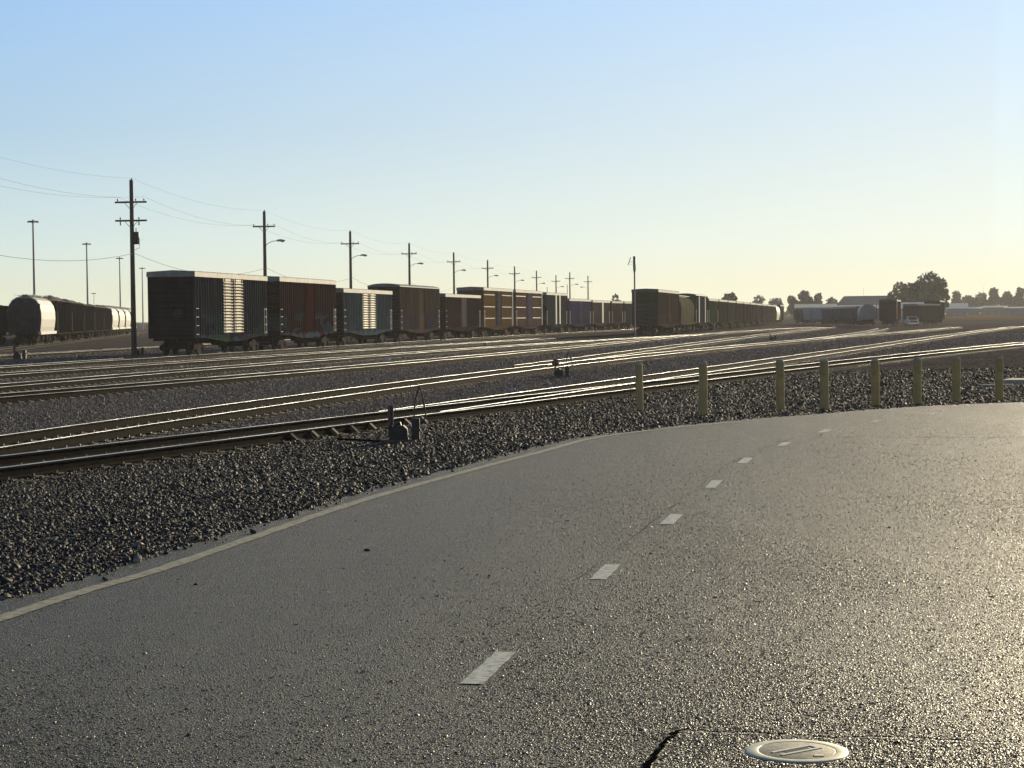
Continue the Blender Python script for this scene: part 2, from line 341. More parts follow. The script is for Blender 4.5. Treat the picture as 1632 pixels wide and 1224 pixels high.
# ------------------------------------------------------------------ road
def poly_sheet(name, pts, z, mats, parent=None):
    pts = [Vector((p[0], p[1], z)) for p in pts]; tri = tessellate_polygon([pts])
    mb = MB(); mb.add(pts, [tuple(t) for t in tri]); o = mb.build(name, mats, parent)
    me = o.data
    if me.polygons[0].normal.z < 0: me.flip_normals()
    return o
def smooth(pts, k=6):
    """Catmull-Rom"""
    P_ = [pts[0]] + list(pts) + [pts[-1]]; out = []
    for i in range(1, len(P_) - 2):
        a, b, c, d = P_[i - 1:i + 3]
        for j in range(k):
            t = j / k; out.append(.5 * ((2 * b) + (c - a) * t + (2 * a - 5 * b + 4 * c - d) * t * t + (3 * b - a - 3 * c + d) * t ** 3))
    return out + [pts[-1]]
es = smooth(edge, 10)
es = [p + Vector((random.uniform(-.03, .03), 0, 0)) for p in es]
road = poly_sheet('road', es + [Vector((60, -50, 0)), Vector((-25, -50, 0))], 0, 'asphalt'); tag(road, 'worn asphalt road curving right', None, None, 'structure')
def ribbon(name, pts, w, z, m, parent):
    mb = MB(); vs = []
    for i, p in enumerate(pts):
        d = (pts[min(i + 1, len(pts) - 1)] - pts[max(i - 1, 0)]).normalized(); nrm = Vector((-d.y, d.x, 0))
        ww = w(i) if callable(w) else w
        vs += [(p.x + nrm.x * ww, p.y + nrm.y * ww, z), (p.x - nrm.x * ww, p.y - nrm.y * ww, z)]
    mb.add(vs, [(2 * i, 2 * i + 1, 2 * i + 3, 2 * i + 2) for i in range(len(pts) - 1)])
    o = mb.build(name, m, parent)
    if o.data.polygons[0].normal.z < 0: o.data.flip_normals()
    return o
lp = [(0, 986.5), (129, 944), (257, 907), (420, 851), (582, 796.5), (760, 747), (869, 718.5), (945, 698.5), (1043, 685), (1100, 679), (1180, 672.5)]
lw = [at_z(x, y, 0) for x, y in lp]; ld = (lw[1] - lw[0]).normalized()
ribbon('edge_line', smooth([lw[0] - ld * k for k in (14, 7, 3.5, 1.6)] + lw, 14), lambda i: .058 + random.uniform(-.006, .006), .004, 'edgepaint', road)
dash = [((751, 1091), (806, 1040)), ((953, 924), (977, 900)), ((1062, 836), (1079, 820)), ((1132, 778), (1143, 766)), ((1182, 739), (1193, 730)), ((1244, 711), (1255, 705)), ((1309, 689.5), (1320, 684.5)), ((1391, 673), (1403, 669.5)), ((1481, 661), (1494, 657.5))]
for a, b in dash:
    a = at_z(*a, 0); b = at_z(*b, 0); n_ = 8
    ribbon('centre_dash', [a + (b - a) * (i / n_) for i in range(n_ + 1)], lambda i: .052 + random.uniform(-.004, .004), .004, 'roadpaint', road)
cp = [(1018, 1262), (1034, 1222), (1048, 1200), (1060, 1186), (1069, 1176), (1082, 1167.5), (1110, 1167), (1150, 1169), (1190, 1169), (1220, 1171.5), (1262, 1173), (1300, 1176), (1330, 1178), (1365, 1177), (1400, 1176.5), (1440, 1177), (1500, 1181), (1560, 1183), (1632, 1187), (1720, 1190)]
cw = [at_z(x, y, 0) for x, y in cp]
poly_sheet('asphalt_patch', cw + [at_z(1720, 1330, 0), at_z(1000, 1330, 0)], .0025, 'patch', road)
cws = [p + Vector((random.uniform(-.008, .008), random.uniform(-.012, .012), 0)) for p in smooth(cw, 6)]
ribbon('crack', cws, lambda i: random.choice((.001, .004, .008, .012, .006)) + (random.choice((.0, .004, .009)) if i < 28 else 0), .008, 'crack', road)
c2 = [at_z(x, y, 0) for x, y in [(1004, 1175), (1030, 1176), (1062, 1179), (1095, 1180), (1150, 1176)]]
ribbon('crack', [p + Vector((random.uniform(-.006, .006), random.uniform(-.01, .01), 0)) for p in smooth(c2, 5)], lambda i: random.choice((.001, .003, .006)), .0085, 'crack', road)
c3 = [at_z(x, y, 0) for x, y in [(1296, 698.5), (1360, 697), (1430, 697.5), (1500, 697), (1560, 698), (1632, 697), (1740, 697)]]
ribbon('seam', [p + Vector((0, random.uniform(-.05, .05), 0)) for p in smooth(c3, 5)], lambda i: random.uniform(.004, .03), .004, 'crack', road)

M['chip'] = gravel_mat('asphalt_aggregate', [(.1, .09, .065), (.3, .27, .2), (.16, .145, .105), (.42, .39, .3)], .42)
PATCH = np.array([(p.x, p.y) for p in cw + [at_z(1720, 1330, 0), at_z(1000, 1330, 0)]])
def inpoly(P, Q):
    c = np.zeros(len(P), bool)
    for (x0, y0), (x1, y1) in zip(Q, np.roll(Q, -1, 0)):
        if y0 != y1: c ^= ((y0 > P[:, 1]) != (y1 > P[:, 1])) & (P[:, 0] < (x1 - x0) * (P[:, 1] - y0) / (y1 - y0) + x0)
    return c
def chips(N, d0, d1, keep):
    D = d0 * (d1 / d0) ** RNG.random(N * 4); X = D * RNG.uniform(-.3, .3, N * 4); P_ = np.stack([X, D], 1)
    dl = -seg_dist(P_, np.array([(p.x, p.y) for p in lw])); w = np.clip((dl - .6) / 5., .05, 1)
    w *= .45 + .55 * np.clip(np.sin(X * 1.7 + .6 * np.sin(D * .9)) + np.sin(D * .75 + X * 2.3) * .6 + .5, 0, 1.3)
    w *= np.clip((30 - D) / 14, .04, 1)
    dd = np.full(len(P_), 9.)
    for a, b in dash:
        a = at_z(*a, 0); b = at_z(*b, 0); dd = np.minimum(dd, np.abs(seg_dist(P_, np.array([(a.x, a.y), (b.x, b.y)]))))
    w = np.where((dd < .07) | (np.abs(dl) < .07), w * .06, w); w = np.where(np.hypot(P_[:, 0] - cc.x, P_[:, 1] - cc.y) < .205, 0, w); w = np.where(np.abs(seg_dist(P_, np.array([(p.x, p.y) for p in cws]))) < .022, 0, w)
    P_ = P_[(seg_dist(P_, EDGE) < -.05) & (RNG.random(N * 4) < w)][:N]; n_ = len(P_)
    s_ = (.0021 + .00005 * P_[:, 1]) * RNG.lognormal(0, .38, n_)
    cube = np.array([(x, y, z) for z in (-.6, 1) for y in (-1, 1) for x in (-1, 1)], float) * np.array([1.3, 1.3, .36])
    V = np.repeat(cube[None], n_, 0) * RNG.uniform(.5, 1.1, (n_, 8, 3)); V[:, 4:, :2] *= .7
    a_ = RNG.uniform(0, 6.28, n_); c_, q_ = np.cos(a_), np.sin(a_)
    V = np.stack([V[:, :, 0] * c_[:, None] - V[:, :, 1] * q_[:, None], V[:, :, 0] * q_[:, None] + V[:, :, 1] * c_[:, None], V[:, :, 2]], 2)
    V[:, :, 2] += V[:, :, 0] * RNG.normal(0, .28, n_)[:, None] + V[:, :, 1] * RNG.normal(0, .28, n_)[:, None]
    V = V * s_[:, None, None]; V[:, :, 0] += P_[:, :1]; V[:, :, 1] += P_[:, 1:]; V[:, :, 2] += (.0008 + .0026 * inpoly(P_, PATCH))[:, None]
    fc = np.array([(4, 5, 7, 6), (0, 1, 5, 4), (1, 3, 7, 5), (3, 2, 6, 7), (2, 0, 4, 6)])
    o = np_mesh('aggregate', V.reshape(-1, 3), (fc[None] + np.arange(n_)[:, None, None] * 8).reshape(-1, 4), ['chip'], road); o['kind'] = 'stuff'
sw = [at_z(x, y, 0) + Vector((-.13, 0, 0)) for (x, y), _ in dash[1:] + [((1560, 651), 0), ((1632, 647), 0)]]
ribbon('seam', [p + Vector((random.uniform(-.012, .012), 0, 0)) for p in smooth(sw, 9)], lambda i: random.choice((.0008, .0015, .003, .004)), .004, 'crack', road)
# small access cover
cc = at_z(1270, 1198.5, 0)
chips(140000, 6.3, 30, None)
cov = empty('access_cover', (cc.x, cc.y, 0), R(-4), 'round pale metal access cover set flush in the road, with a bar across its lid', 'access cover')
mb = MB(); mb.lathe([(.146, .001), (.147, .0065), (.15, .007), (.188, .0065), (.192, .0045), (.193, .001)], (0, 0, 0), 'z', 48); mb.build('rim', mat('cover_rim', (.85, .82, .66), .55, 1., col2=(.7, .67, .53), scale=20), cov)
mb = MB(); mb.lathe([(.145, .001), (.145, .006), (.143, .0065), (.0005, .0065)], (0, 0, 0), 'z', 48); mb.build('lid', mat('cover_lid', (.5, .48, .4), .6, .9, col2=(.34, .32, .26), scale=30, bump=.4, bscale=120, bdist=.003), cov)
mb = MB()
for y0, y1 in ((-.032, -.018), (.02, .034)): mb.box(-.1, .1, y0, y1, .006, .0095)
mb.box(.085, .1, -.018, .02, .006, .0095)
mb.build('handle_rib', mat('cover_rib', (.8, .77, .62), .55, 1.), cov).rotation_euler = (0, 0, R(38))
mb = MB(); mb.box(-.055, .06, -.012, .014, .006, .0078); mb.build('slot', 'steel_dark', cov).rotation_euler = (0, 0, R(38))
mb = MB(); mb.box(-.018, .018, -.012, .012, .006, .0095); o = mb.build('lug', mat('cover_lug', (.8, .77, .62), .55, 1.), cov); o.location = (.075, -.085, 0)

# ------------------------------------------------------------------ tracks
_c = [(.0325 + .0045 * math.sin(R(a)), .1775 + .0045 * math.cos(R(a))) for a in (0, 18, 36, 54, 72, 90)]     # rounded head corner
_h = [(0, .1832), (.016, .1828)] + _c + [(.037, .146), (.014, .128), (.014, .034), (.07, .014), (.07, 0)]
PROF = [(-x, z) for x, z in reversed(_h[1:])] + _h
_hi = [i for i, (x, z) in enumerate(PROF) if z >= .17]
PM = [1 if i in _hi and i + 1 in _hi else 0 for i in range(len(PROF))]
def rail_mesh(name, path, off, dz=0):
    V, Fc, Mi = [], [], []
    n = len(PROF)
    for x, y, t in path:
        c, s = math.cos(t), math.sin(t)
        for o, z in PROF: V.append((x + (off + o) * c, y - (off + o) * s, RAILTOP - .181 + z + dz))
    for i in range(len(path) - 1):
        for j in range(n):
            k = (j + 1) % n; Fc.append((i * n + j, i * n + k, (i + 1) * n + k, (i + 1) * n + j)); Mi.append(PM[j])
    V += []; Fc.append(tuple(range(n))[::-1]); Mi.append(0); Fc.append(tuple(range((len(path) - 1) * n, len(path) * n))); Mi.append(0)
    me = bpy.data.meshes.new(name); me.from_pydata(V, [], Fc); me.materials.append(M['rust']); me.materials.append(M['railhead'])
    me.polygons.foreach_set('material_index', Mi); me.update()
    bm = bmesh.new(); bm.from_mesh(me); bmesh.ops.recalc_face_normals(bm, faces=bm.faces); bm.to_mesh(me); bm.free()
    return me
def tie_mb(half=1.3):
    mb = MB(); mb.box(-half, half, -.115, .115, -.2, 0, 0)
    for s in (-1, 1):
        mb.box(s * .755 - .19, s * .755 + .19, -.095, .095, -.005, .014, 1)
        for q in (-.11, .11): mb.box(s * .755 + q - .018, s * .755 + q + .018, -.05, -.015, .01, .045, 1)
    return mb
TIE = tie_mb().mesh('tie', ['tie', 'plate'])
def track(key, label, every=.6, dz=0, nparts=100, limit=None):
    path = TR[key]
    if limit: path = [p for p in path if p[1] <= limit]
    root = empty('railway_track', (path[0][0], path[0][1], YARD), 0, label, 'railway track', 'tracks of the rail yard')
    root_inv = Vector((path[0][0], path[0][1], YARD))
    for s in (-1, 1):
        o = link('rail', rail_mesh('rail', path, s * .755, dz), root); o.location = -root_inv
    # ties
    pts = []; d = 0
    for a, b in zip(path[:-1], path[1:]):
        L = math.hypot(b[0] - a[0], b[1] - a[1])
        while d < L:
            t = d / L; pts.append((a[0] + (b[0] - a[0]) * t, a[1] + (b[1] - a[1]) * t, a[2])); d += every
        d -= L
    ins = [p for p in pts if abs(p[0] / p[1]) < .30 and p[1] > 12]
    ins.sort(key=lambda p: math.hypot(p[0], p[1])); first = ins[:nparts]; rest = ins[nparts:]
    for x, y, t in first:
        o = link('tie', TIE, root); o.location = Vector((x, y, TIETOP + dz + random.uniform(-.012, .004))) - root_inv
        o.rotation_euler = (0, 0, -t + random.uniform(-.015, .015))
    if rest:
        base = np.array([v.co[:] for v in TIE.vertices]); fq = np.array([p.vertices[:] for p in TIE.polygons]); mi = [p.material_index for p in TIE.polygons]
        Vs, Fs = [], []
        for i, (x, y, t) in enumerate(rest):
            c, s = math.cos(-t), math.sin(-t)
            Vs.append(np.column_stack([base[:, 0] * c - base[:, 1] * s + x, base[:, 0] * s + base[:, 1] * c + y, base[:, 2] + TIETOP + dz - .004 * random.random()])); Fs.append(fq + i * len(base))
        o = np_mesh('ties', np.vstack(Vs), np.vstack(Fs), ['tie', 'plate'], root); o.location = -root_inv
        o.data.polygons.foreach_set('material_index', mi * len(rest)); o['kind'] = 'stuff'
    return root, root_inv
tkA, offA = track('near', 'nearest railway track with long bright rails, running just behind the row of yellow bollards')
track('near_branch', 'track branching left off the nearest track beyond the closer switch stand', dz=-.004, nparts=60)
track('second', 'second railway track from the road, passing behind the red disc switch stand', dz=0)
track('second_branch', 'track branching left off the second track beside the red disc switch stand', dz=-.004, nparts=40)
track('far_branch', 'short far track curving off toward the parked white pickup', dz=-.008, nparts=20)
track('third', 'empty track in the middle of the yard, third from the road')
track('fourth', 'empty track leading to the brown boxcar behind the tall floodlight pole', nparts=60)
track('fifth', 'empty track right beside the long line of boxcars', nparts=60)
track('sixth', 'track carrying the long middle line of boxcars', nparts=60)
track('hopper', 'far left track carrying the grey hopper and dark open cars', nparts=40)
track('siding', 'empty siding at the far left in front of the grey hopper', nparts=40)

def along(key, px):
    """point of a track seen at photo column px"""
    best = min(TR[key], key=lambda p: abs(816 + F * p[0] / p[1] - px)); return best
# rail braces beside the switch points
for px in (392, 415, 440, 463, 490, 515, 545, 580, 612):
    x, y, t = along('near', px); c, s = math.cos(t), math.sin(t)
    mb = MB(); mb.prism([(.02, 0), (.16, 0), (.16, .02), (.03, .13)], -.05, .05, 'y'); o = mb.build('rail_brace', 'plate', tkA)
    o.location = Vector((x + .755 * c, y - .755 * s, TIETOP + .016)) - offA; o.rotation_euler = (0, 0, -t)
for dy in (0, .62):
    x, y, t = along('near', 640 + dy * 20); o = tie_mb(1.9).build('tie', ['tie', 'plate'], tkA); o.location = Vector((x + .7, y - .3 - dy, TIETOP - .02)) - offA; o.rotation_euler = (0, 0, -t)

# ------------------------------------------------------------------ ballast stones
def stones(name, N, region, size, label, m='ballast', lo=-1e9):
    pts = []
    while sum(len(p) for p in pts) < N:
        D = RNG.uniform(region[0], region[1], N * 3) if region[4] == 0 else region[0] * (region[1] / region[0]) ** RNG.random(N * 3)
        a = RNG.uniform(region[2], region[3], N * 3); X = D * a
        P_ = np.stack([X, D], 1); dr = seg_dist(P_, EDGE); dn = seg_dist(P_, nearL)
        k = (dr > .02 - RNG.exponential(.02, len(dr)) - .25 * (RNG.random(len(dr)) < .012) * RNG.random(len(dr))) & (dn < region[5]) & (dn > lo) & ~((np.abs(np.abs(dn) - .755) < .13))
        pts.append(np.column_stack([P_, dr])[k])
    Q_ = np.vstack(pts)[:N]; P_ = Q_[:, :2]
    z = np.where(Q_[:, 2] < 0, 0, zg(P_))
    cube = np.array([(x, y, zz) for zz in (-1, 1) for y in (-1, 1) for x in (-1, 1)], float)
    fc = np.array([(0, 2, 3, 1), (4, 5, 7, 6), (0, 1, 5, 4), (1, 3, 7, 5), (3, 2, 6, 7), (2, 0, 4, 6)])
    s = size(P_) * RNG.lognormal(0, .32, N)
    V = np.repeat(cube[None], N, 0) * RNG.uniform(.35, .75, (N, 8, 3)) * RNG.uniform(.6, 1.1, (N, 1, 3))
    # random rotation
    q = RNG.normal(size=(N, 4)); q /= np.linalg.norm(q, axis=1)[:, None]; w, x, y, zq = q.T
    Rm = np.stack([1 - 2 * (y * y + zq * zq), 2 * (x * y - w * zq), 2 * (x * zq + w * y), 2 * (x * y + w * zq), 1 - 2 * (x * x + zq * zq), 2 * (y * zq - w * x), 2 * (x * zq - w * y), 2 * (y * zq + w * x), 1 - 2 * (x * x + y * y)], 1).reshape(N, 3, 3)
    V = np.einsum('nij,nkj->nki', Rm, V) * s[:, None, None]
    pos = np.column_stack([P_, z + s * RNG.uniform(-.1, .45, N)])
    V = V + pos[:, None, :]
    o = np_mesh(name, V.reshape(-1, 3), (fc[None] + np.arange(N)[:, None, None] * 8).reshape(-1, 4), [m])
    return tag(o, label, None, None, 'stuff')
stones('ballast_gravel', 320000, (10.5, 75, -.285, .285, 1, 2.4), lambda P_: .013 + .00033 * P_[:, 1], 'dark angular ballast stones between road and nearest track')

M['yard_stone'] = gravel_mat('yard_gravel_stone', [(.08, .07, .068), (.15, .13, .125), (.2, .175, .165), (.11, .095, .095), (.26, .23, .21), (.36, .32, .29)], .9)
stones('yard_gravel', 130000, (24, 260, -.285, .29, 1, 70), lambda P_: .012 + .00026 * P_[:, 1], 'loose grey-brown gravel between the yard tracks', 'yard_stone', 1.9)
# ------------------------------------------------------------------ bollards
BP = [(1020, 656, 577.6), (1121, 664, 575.4), (1244, 657, 572.8), (1314.5, 655, 572), (1395.5, 649.5, 571.5), (1462.5, 647.5, 569.6), (1524, 643.5, 568.2), (1593, 640.7, 568)]
BL = ['leftmost yellow steel bollard of the row, in front of the dark ballast', 'yellow bollard second from left, standing closest to the road edge', 'yellow bollard third from left in the row, left one of a closer pair',
      'yellow bollard fourth from left in the row, right one of a closer pair', 'yellow bollard fifth from left in the row along the curve', 'yellow bollard sixth from left, third from the right end', 'yellow bollard second from the right end of the row', 'rightmost yellow bollard, in front of the pale concrete slab']
bol = None
for (px, py, pt), lb in zip(BP, BL):
    p = hit(px, py); h = (py - pt) * p.y / F
    if bol is None:
        mb = MB(); mb.lathe([(.082, -.25), (.082, .93), (.08, .94)], (0, 0, 0), 'z', 20); post = mb.mesh('post', ['bollard'])
        mb = MB(); mb.lathe([(.081, .94), (.074, .965), (.055, .985), (.0005, .992)], (0, 0, 0), 'z', 20); cap = mb.mesh('concrete_cap', ['concrete']); bol = True
    e = empty('bollard', (p.x, p.y, p.z), 0, lb, 'bollard', 'yellow bollards along the road edge'); e.scale = (1, 1, h / .99)
    e.rotation_euler = (R(random.uniform(-.6, .6)), R(random.uniform(-1.2, .2)), random.uniform(0, 6))
    link('post', post, e); link('concrete_cap', cap, e)

# concrete slab on the right, loose pale stones
a = hit(1602, 613); b_ = hit(1640, 612); c_ = hit(1650, 605)
sl = MB(); sl.prism([(-.2, -.35), (2.6, -.6), (4.2, .9), (.5, 1.2)], 0, .13, 'z'); o = sl.build('concrete_slab', 'concrete'); o.location = (a.x, a.y, a.z + .02); tag(o, 'flat pale concrete slab lying in the gravel behind the rightmost bollard', 'slab')
sl = MB(); sl.prism([(-.5, -.1), (.55, -.14), (.5, .12), (-.3, .1)], 0, .07, 'z'); q = hit(1585, 617); o = sl.build('concrete_chunk', 'concrete'); o.location = (q.x, q.y, q.z + .01); tag(o, 'small flat pale concrete chunk just left of the rightmost bollard', 'concrete chunk')
M['pale_stone'] = mat('pale_stone', (.6, .57, .5), .8, col2=(.45, .42, .37), scale=30); M['dark_stone'] = mat('dark_stone', (.03, .028, .026), .8)
for px, py, r, lb, mt in [(1063, 652, .07, 'flat pale stone on the gravel between the two leftmost bollards', 'pale_stone'), (1083, 650, .075, 'round white stone on the gravel between the two leftmost bollards', 'pale_stone'), (1168, 629, .09, 'white stone right of the second bollard near the track', 'pale_stone'),
                          (1534, 603, .09, 'pale stone right of the seventh bollard', 'pale_stone'), (817, 623, .1, 'pale stone lying between the nearest and second tracks', 'pale_stone'), (1048, 545, .2, 'white stone between the second and third tracks', 'pale_stone'), (585, 878, .02, 'small dark stone on the left lane of the road', 'dark_stone'),
                          (312, 932, .012, 'tiny dark pebble on the road near the faded edge line', 'dark_stone'), (616, 575, .2, 'pale stone beside the third track below the small louvred boxcar', 'pale_stone'), (572, 575, .16, 'pale stone left of another pale stone beside the third track', 'pale_stone'), (667, 566, .22, 'large pale stone by the fourth track below the boxcars', 'pale_stone')]:
    q = hit(px, py) if mt == 'pale_stone' else at_z(px, py, 0)
    bm = bmesh.new(); bmesh.ops.create_icosphere(bm, subdivisions=2, radius=r)
    for v in bm.verts: v.co = Vector((v.co.x * 1.2, v.co.y, v.co.z * .65)) * random.uniform(.85, 1.1)
    me = bpy.data.meshes.new('loose_stone'); bm.to_mesh(me); bm.free(); me.materials.append(M[mt]); o = link('loose_stone', me); o.location = (q.x, q.y, q.z + r * .35); tag(o, lb, 'stone')

# ------------------------------------------------------------------ switch stands
M['target_red'] = mat('switch_target_red', (.3, .05, .05), .6, col2=(.16, .04, .04), scale=6); M['target_brown'] = mat('switch_target_maroon', (.13, .05, .07), .6)
def stand(px, py, label, k=1., disc=False, loop=True):
    p = hit(px, py); e = empty('switch_stand', (p.x, p.y, p.z), 0, label, 'switch stand', 'track switch stands'); e.scale = (k,) * 3
    mb = MB(); mb.box(-.32, .3, -.2, .2, .0, .06); mb.box(-.26, .34, .22, .38, -.02, .05); mb.build('base_plate', 'tie', e)
    mb = MB(); mb.prism([(-.2, .06), (.12, .06), (.1, .24), (.04, .3), (-.12, .3), (-.2, .22)], -.13, .13, 'y'); mb.tube((-.06, 0, .3), (-.06, 0, .36), .07, .05); mb.build('gear_case', 'steel_dark', e)
    mb = MB(); mb.box(.18, .31, -.09, .09, .06, .42); mb.box(.16, .33, -.11, .11, .2, .24); mb.build('lever_bracket', 'steel_dark', e)
    mb = MB(); mb.tube((-.2, .0, .1), (-.2, .0, .3), .02); mb.tube((-.17, 0, .2), (-.17, 0, .62), .018)
    if disc: mb.build('target_mast', 'steel_dark', e); mb = MB(); mb.lathe([(.0005, -.012), (.13, -.012), (.13, .012), (.0005, .012)], (-.17, 0, .55), 'y', 24); mb.build('target_disc', 'target_red', e)
    else: mb.build('target_mast', 'steel_dark', e); mb = MB(); mb.box(-.225, -.13, -.012, .012, .3, .64); mb.build('target_blade', 'target_brown', e)
    if loop:
        mb = MB(); mb.path([(.22, -.02, .42), (.235, 0, .72), (.31, 0, .98), (.36, 0, .82), (.42, .02, .45), (.33, .04, .3)], .013, 6); mb.build('throw_lever', 'steel_dark', e)
    mb = MB(); mb.box(.1, .15, -.16, -.11, .1, .14); mb.box(.33, .42, -.08, .02, .27, .31); mb.build('keeper', 'grey_metal', e)
    mb = MB(); mb.tube((-.2, .3, .0), (-1.2, 1.3, .0), .02); mb.build('connecting_rod', 'rust', e)
    return e
stand(640, 706, 'nearest switch stand, dark gear case with thin maroon target blade and bent lever')
stand(893, 602, 'switch stand with a round red target disc beside the second track', 1.05, True)
stand(1231, 543, 'far small dark switch stand beside the second branch track', 1.1, False, False)
stand(30, 574, 'small dark switch stand at far left in front of the grey hopper', 1.5, False, False)
stand(220, 567, 'dark switch stand at the foot of the two-armed utility pole', 1.3, False, False)

# ------------------------------------------------------------------ rail cars (local: x along the car, near end at x=0; -y is the side seen; z from rail top)
def bogie_mesh():
    mb = MB()
    for s in (-1, 1):
        y = s * 1.0
        mb.prism([(-1.15, .36), (-.95, .62), (-.35, .74), (.35, .74), (.95, .62), (1.15, .36), (.95, .3), (.75, .48), (.45, .4), (.3, .2), (-.3, .2), (-.45, .4), (-.75, .48), (-.95, .3)], y - .09, y + .09, 'y')
        for q in (-.87, .87): mb.box(q - .16, q + .16, y - .13, y + .13, .34, .6)
        for q in (-.16, 0, .16): mb.tube((q, y, .24), (q, y, .56), .06)
    mb.box(-.22, .22, -1.1, 1.1, .55, .78)
    return mb.mesh('bogie', ['black'])
def wheel_mesh():
    mb = MB()
    for s in (-1, 1):
        y = s * .755
        mb.lathe([(.0005, y - s * .05), (.12, y - s * .05), (.12, y - s * .09), (.3, y - s * .06), (.455, y - s * .07), (.455, y + s * .0), (.452, y + s * .065), (.38, y + s * .065), (.3, y + s * .03), (.1, y + s * .07), (.0005, y + s * .07)], (0, 0, .455), 'y', 24)
    mb.tube((0, -1.05, .455), (0, 1.05, .455), .08, n=10)
    return mb.mesh('wheelset', ['wheel'])
BOG, WHL = bogie_mesh(), wheel_mesh()
def running_gear(e, L):
    for x in (1.9, L - 1.9):
        b = link('bogie', BOG, e); b.location = (x, 0, 0)
        for q in (-.87, .87): w = link('wheelset', WHL, b); w.location = (q, 0, 0)
    for x, s in ((0, -1), (L, 1)):
        mb = MB(); mb.box(min(x, x + s * .45), max(x, x + s * .45), -.12, .12, .78, .98); mb.prism([(-.14, .72), (.18, .72), (.2, 1.04), (-.16, 1.04)], x + s * .45, x + s * .72, 'x')
        mb.build('coupler', 'rust', e)
def ladder(e, L, z0, z1, n, y, xs, m='rung'):
    for x in xs:
        mb = MB()
        for i in range(n):
            z = z0 + (z1 - z0) * i / (n - 1); mb.box(x - .24, x + .24, y - .05, y - .015, z - .02, z + .025)
        for s in (-.24, .24): mb.box(x + s - .015, x + s + .015, y - .03, y + .06, z0 - .1, z1 + .1)
        mb.build('ladder', m, e)
def boxcar(name, pos, rz, L, H, label, paint, end=None, roof='roofpale', doors='louver', ribs=.5, ribd=.1, fascia=True, lad=True, group=None, cat='boxcar', sill=None, round_roof=False, stripes=None, ladz=(1.3, 2.9), doorpaint=None, hw=1.5):
    e = empty(name, pos, rz, label, cat, group)
    z0 = 1.08; zt = H - .28
    mb = MB(); mb.box(.0, L, -.25, .25, .72, 1.06); 
    for x in np.linspace(.6, L - .6, 9): mb.box(x - .08, x + .08, -hw + .1, hw - .1, .9, 1.07)
    mb.tube((L * .42, -.55, .72), (L * .58, -.55, .72), .2, n=12); mb.box(L * .35, L * .39, .3, .9, .55, .95)
    mb.build('underframe', 'black', e)
    mb = MB()
    for s in (-1, 1):
        y0, y1 = sorted((s * (hw - .05), s * (hw + .02)))
        mb.prism([(1.2, 1.12), (L - 1.2, 1.12), (L - 3.2, .98), (L * .62, .78), (L * .38, .78), (3.2, .98)], y0, y1, 'y')
    mb.build('side_sill', sill or paint, e)
    d0, d1 = (L * .36, L * .64) if doors in ('louver', 'plain2') else (L * .42, L * .6) if doors == 'plain' else (L * .5, L * .5)
    rib = paint.copy(); rib.name = paint.name + '_sunlit'; q_ = rib.node_tree.nodes['Mix']  # paler paint copy for rib crests and far flanks: sunlight put into the colour
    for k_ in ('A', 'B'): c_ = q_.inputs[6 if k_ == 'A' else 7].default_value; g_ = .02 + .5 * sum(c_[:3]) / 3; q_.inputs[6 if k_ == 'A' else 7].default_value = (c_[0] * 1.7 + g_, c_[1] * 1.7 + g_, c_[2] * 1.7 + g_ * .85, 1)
    mb = MB(); mb.box(.06, L - .06, -hw + .06, hw - .06, z0, zt)
    for s in (-1, 1):
        yo = s * (hw - .06)
        x = .16
        while x < L - .1:
            if not (d0 - .02 < x < d1 + .02) and ribd > 0:
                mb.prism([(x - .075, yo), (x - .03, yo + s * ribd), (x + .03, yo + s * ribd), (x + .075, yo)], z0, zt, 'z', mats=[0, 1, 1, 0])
            x += ribs
        mb.box(.02, L - .02, min(yo, yo + s * .08), max(yo, yo + s * .08), z0 - .02, z0 + .13)
        mb.box(.0, .1, min(yo, yo + s * .075), max(yo, yo + s * .075), z0 + .13, zt); mb.box(L - .1, L, min(yo, yo + s * .075), max(yo, yo + s * .075), z0 + .13, zt)
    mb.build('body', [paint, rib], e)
    # corrugated ends
    for x, s in ((.06, -1), (L - .06, 1)):
        mb = MB(); n = int((zt - z0) / .3); xa, xb = sorted((x, x + s * .012)); mb.box(xa, xb, -hw + .12, hw - .12, z0 + .05, zt - .02)
        for i in range(n):
            z = z0 + .12 + i * (zt - z0 - .1) / n
            mb.prism([(x + s * .004, z), (x + s * .055, z + .05), (x + s * .055, z + .13), (x + s * .004, z + .19)], -hw + .2, hw - .2, 'y')
        mb.build('end_corrugation', end or paint, e)
    mb = MB(); mb.lathe([(.2, -.02), (.24, 0), (.2, .02)], (-.12, -.45, 2.6), 'x', 16); mb.tube((-.12, -.45, 2.4), (-.12, -.45, 2.8), .015); mb.tube((-.12, -.65, 2.6), (-.12, -.25, 2.6), .015); mb.tube((-.12, -.45, 2.6), (.06, -.45, 2.6), .02); mb.build('brake_wheel', 'steel_dark', e)
    # roof
    mb = MB(); w = hw + .06
    if round_roof: prof = [(-w, zt), (-w, zt + .04)] + [(w * math.sin(t), zt + .02 + .3 * math.cos(t)) for t in np.linspace(-1.25, 1.25, 9)] + [(w, zt + .04), (w, zt)]
    else: prof = [(-w, zt - (.12 if fascia else 0)), (-w, H - .1), (-w + .1, H - .07), (0, H), (w - .1, H - .07), (w, H - .1), (w, zt - (.12 if fascia else 0))]
    mb.prism(prof, -.06, L + .06, 'x')
    if not round_roof:
        for x in np.arange(.4, L, 1.3): mb.prism([(-w + .1, H - .085), (0, H - .015), (w - .1, H - .085), (w - .1, H - .05), (0, H + .025), (-w + .1, H - .05)], x - .04, x + .04, 'x')
    mb.build('roof', roof, e)
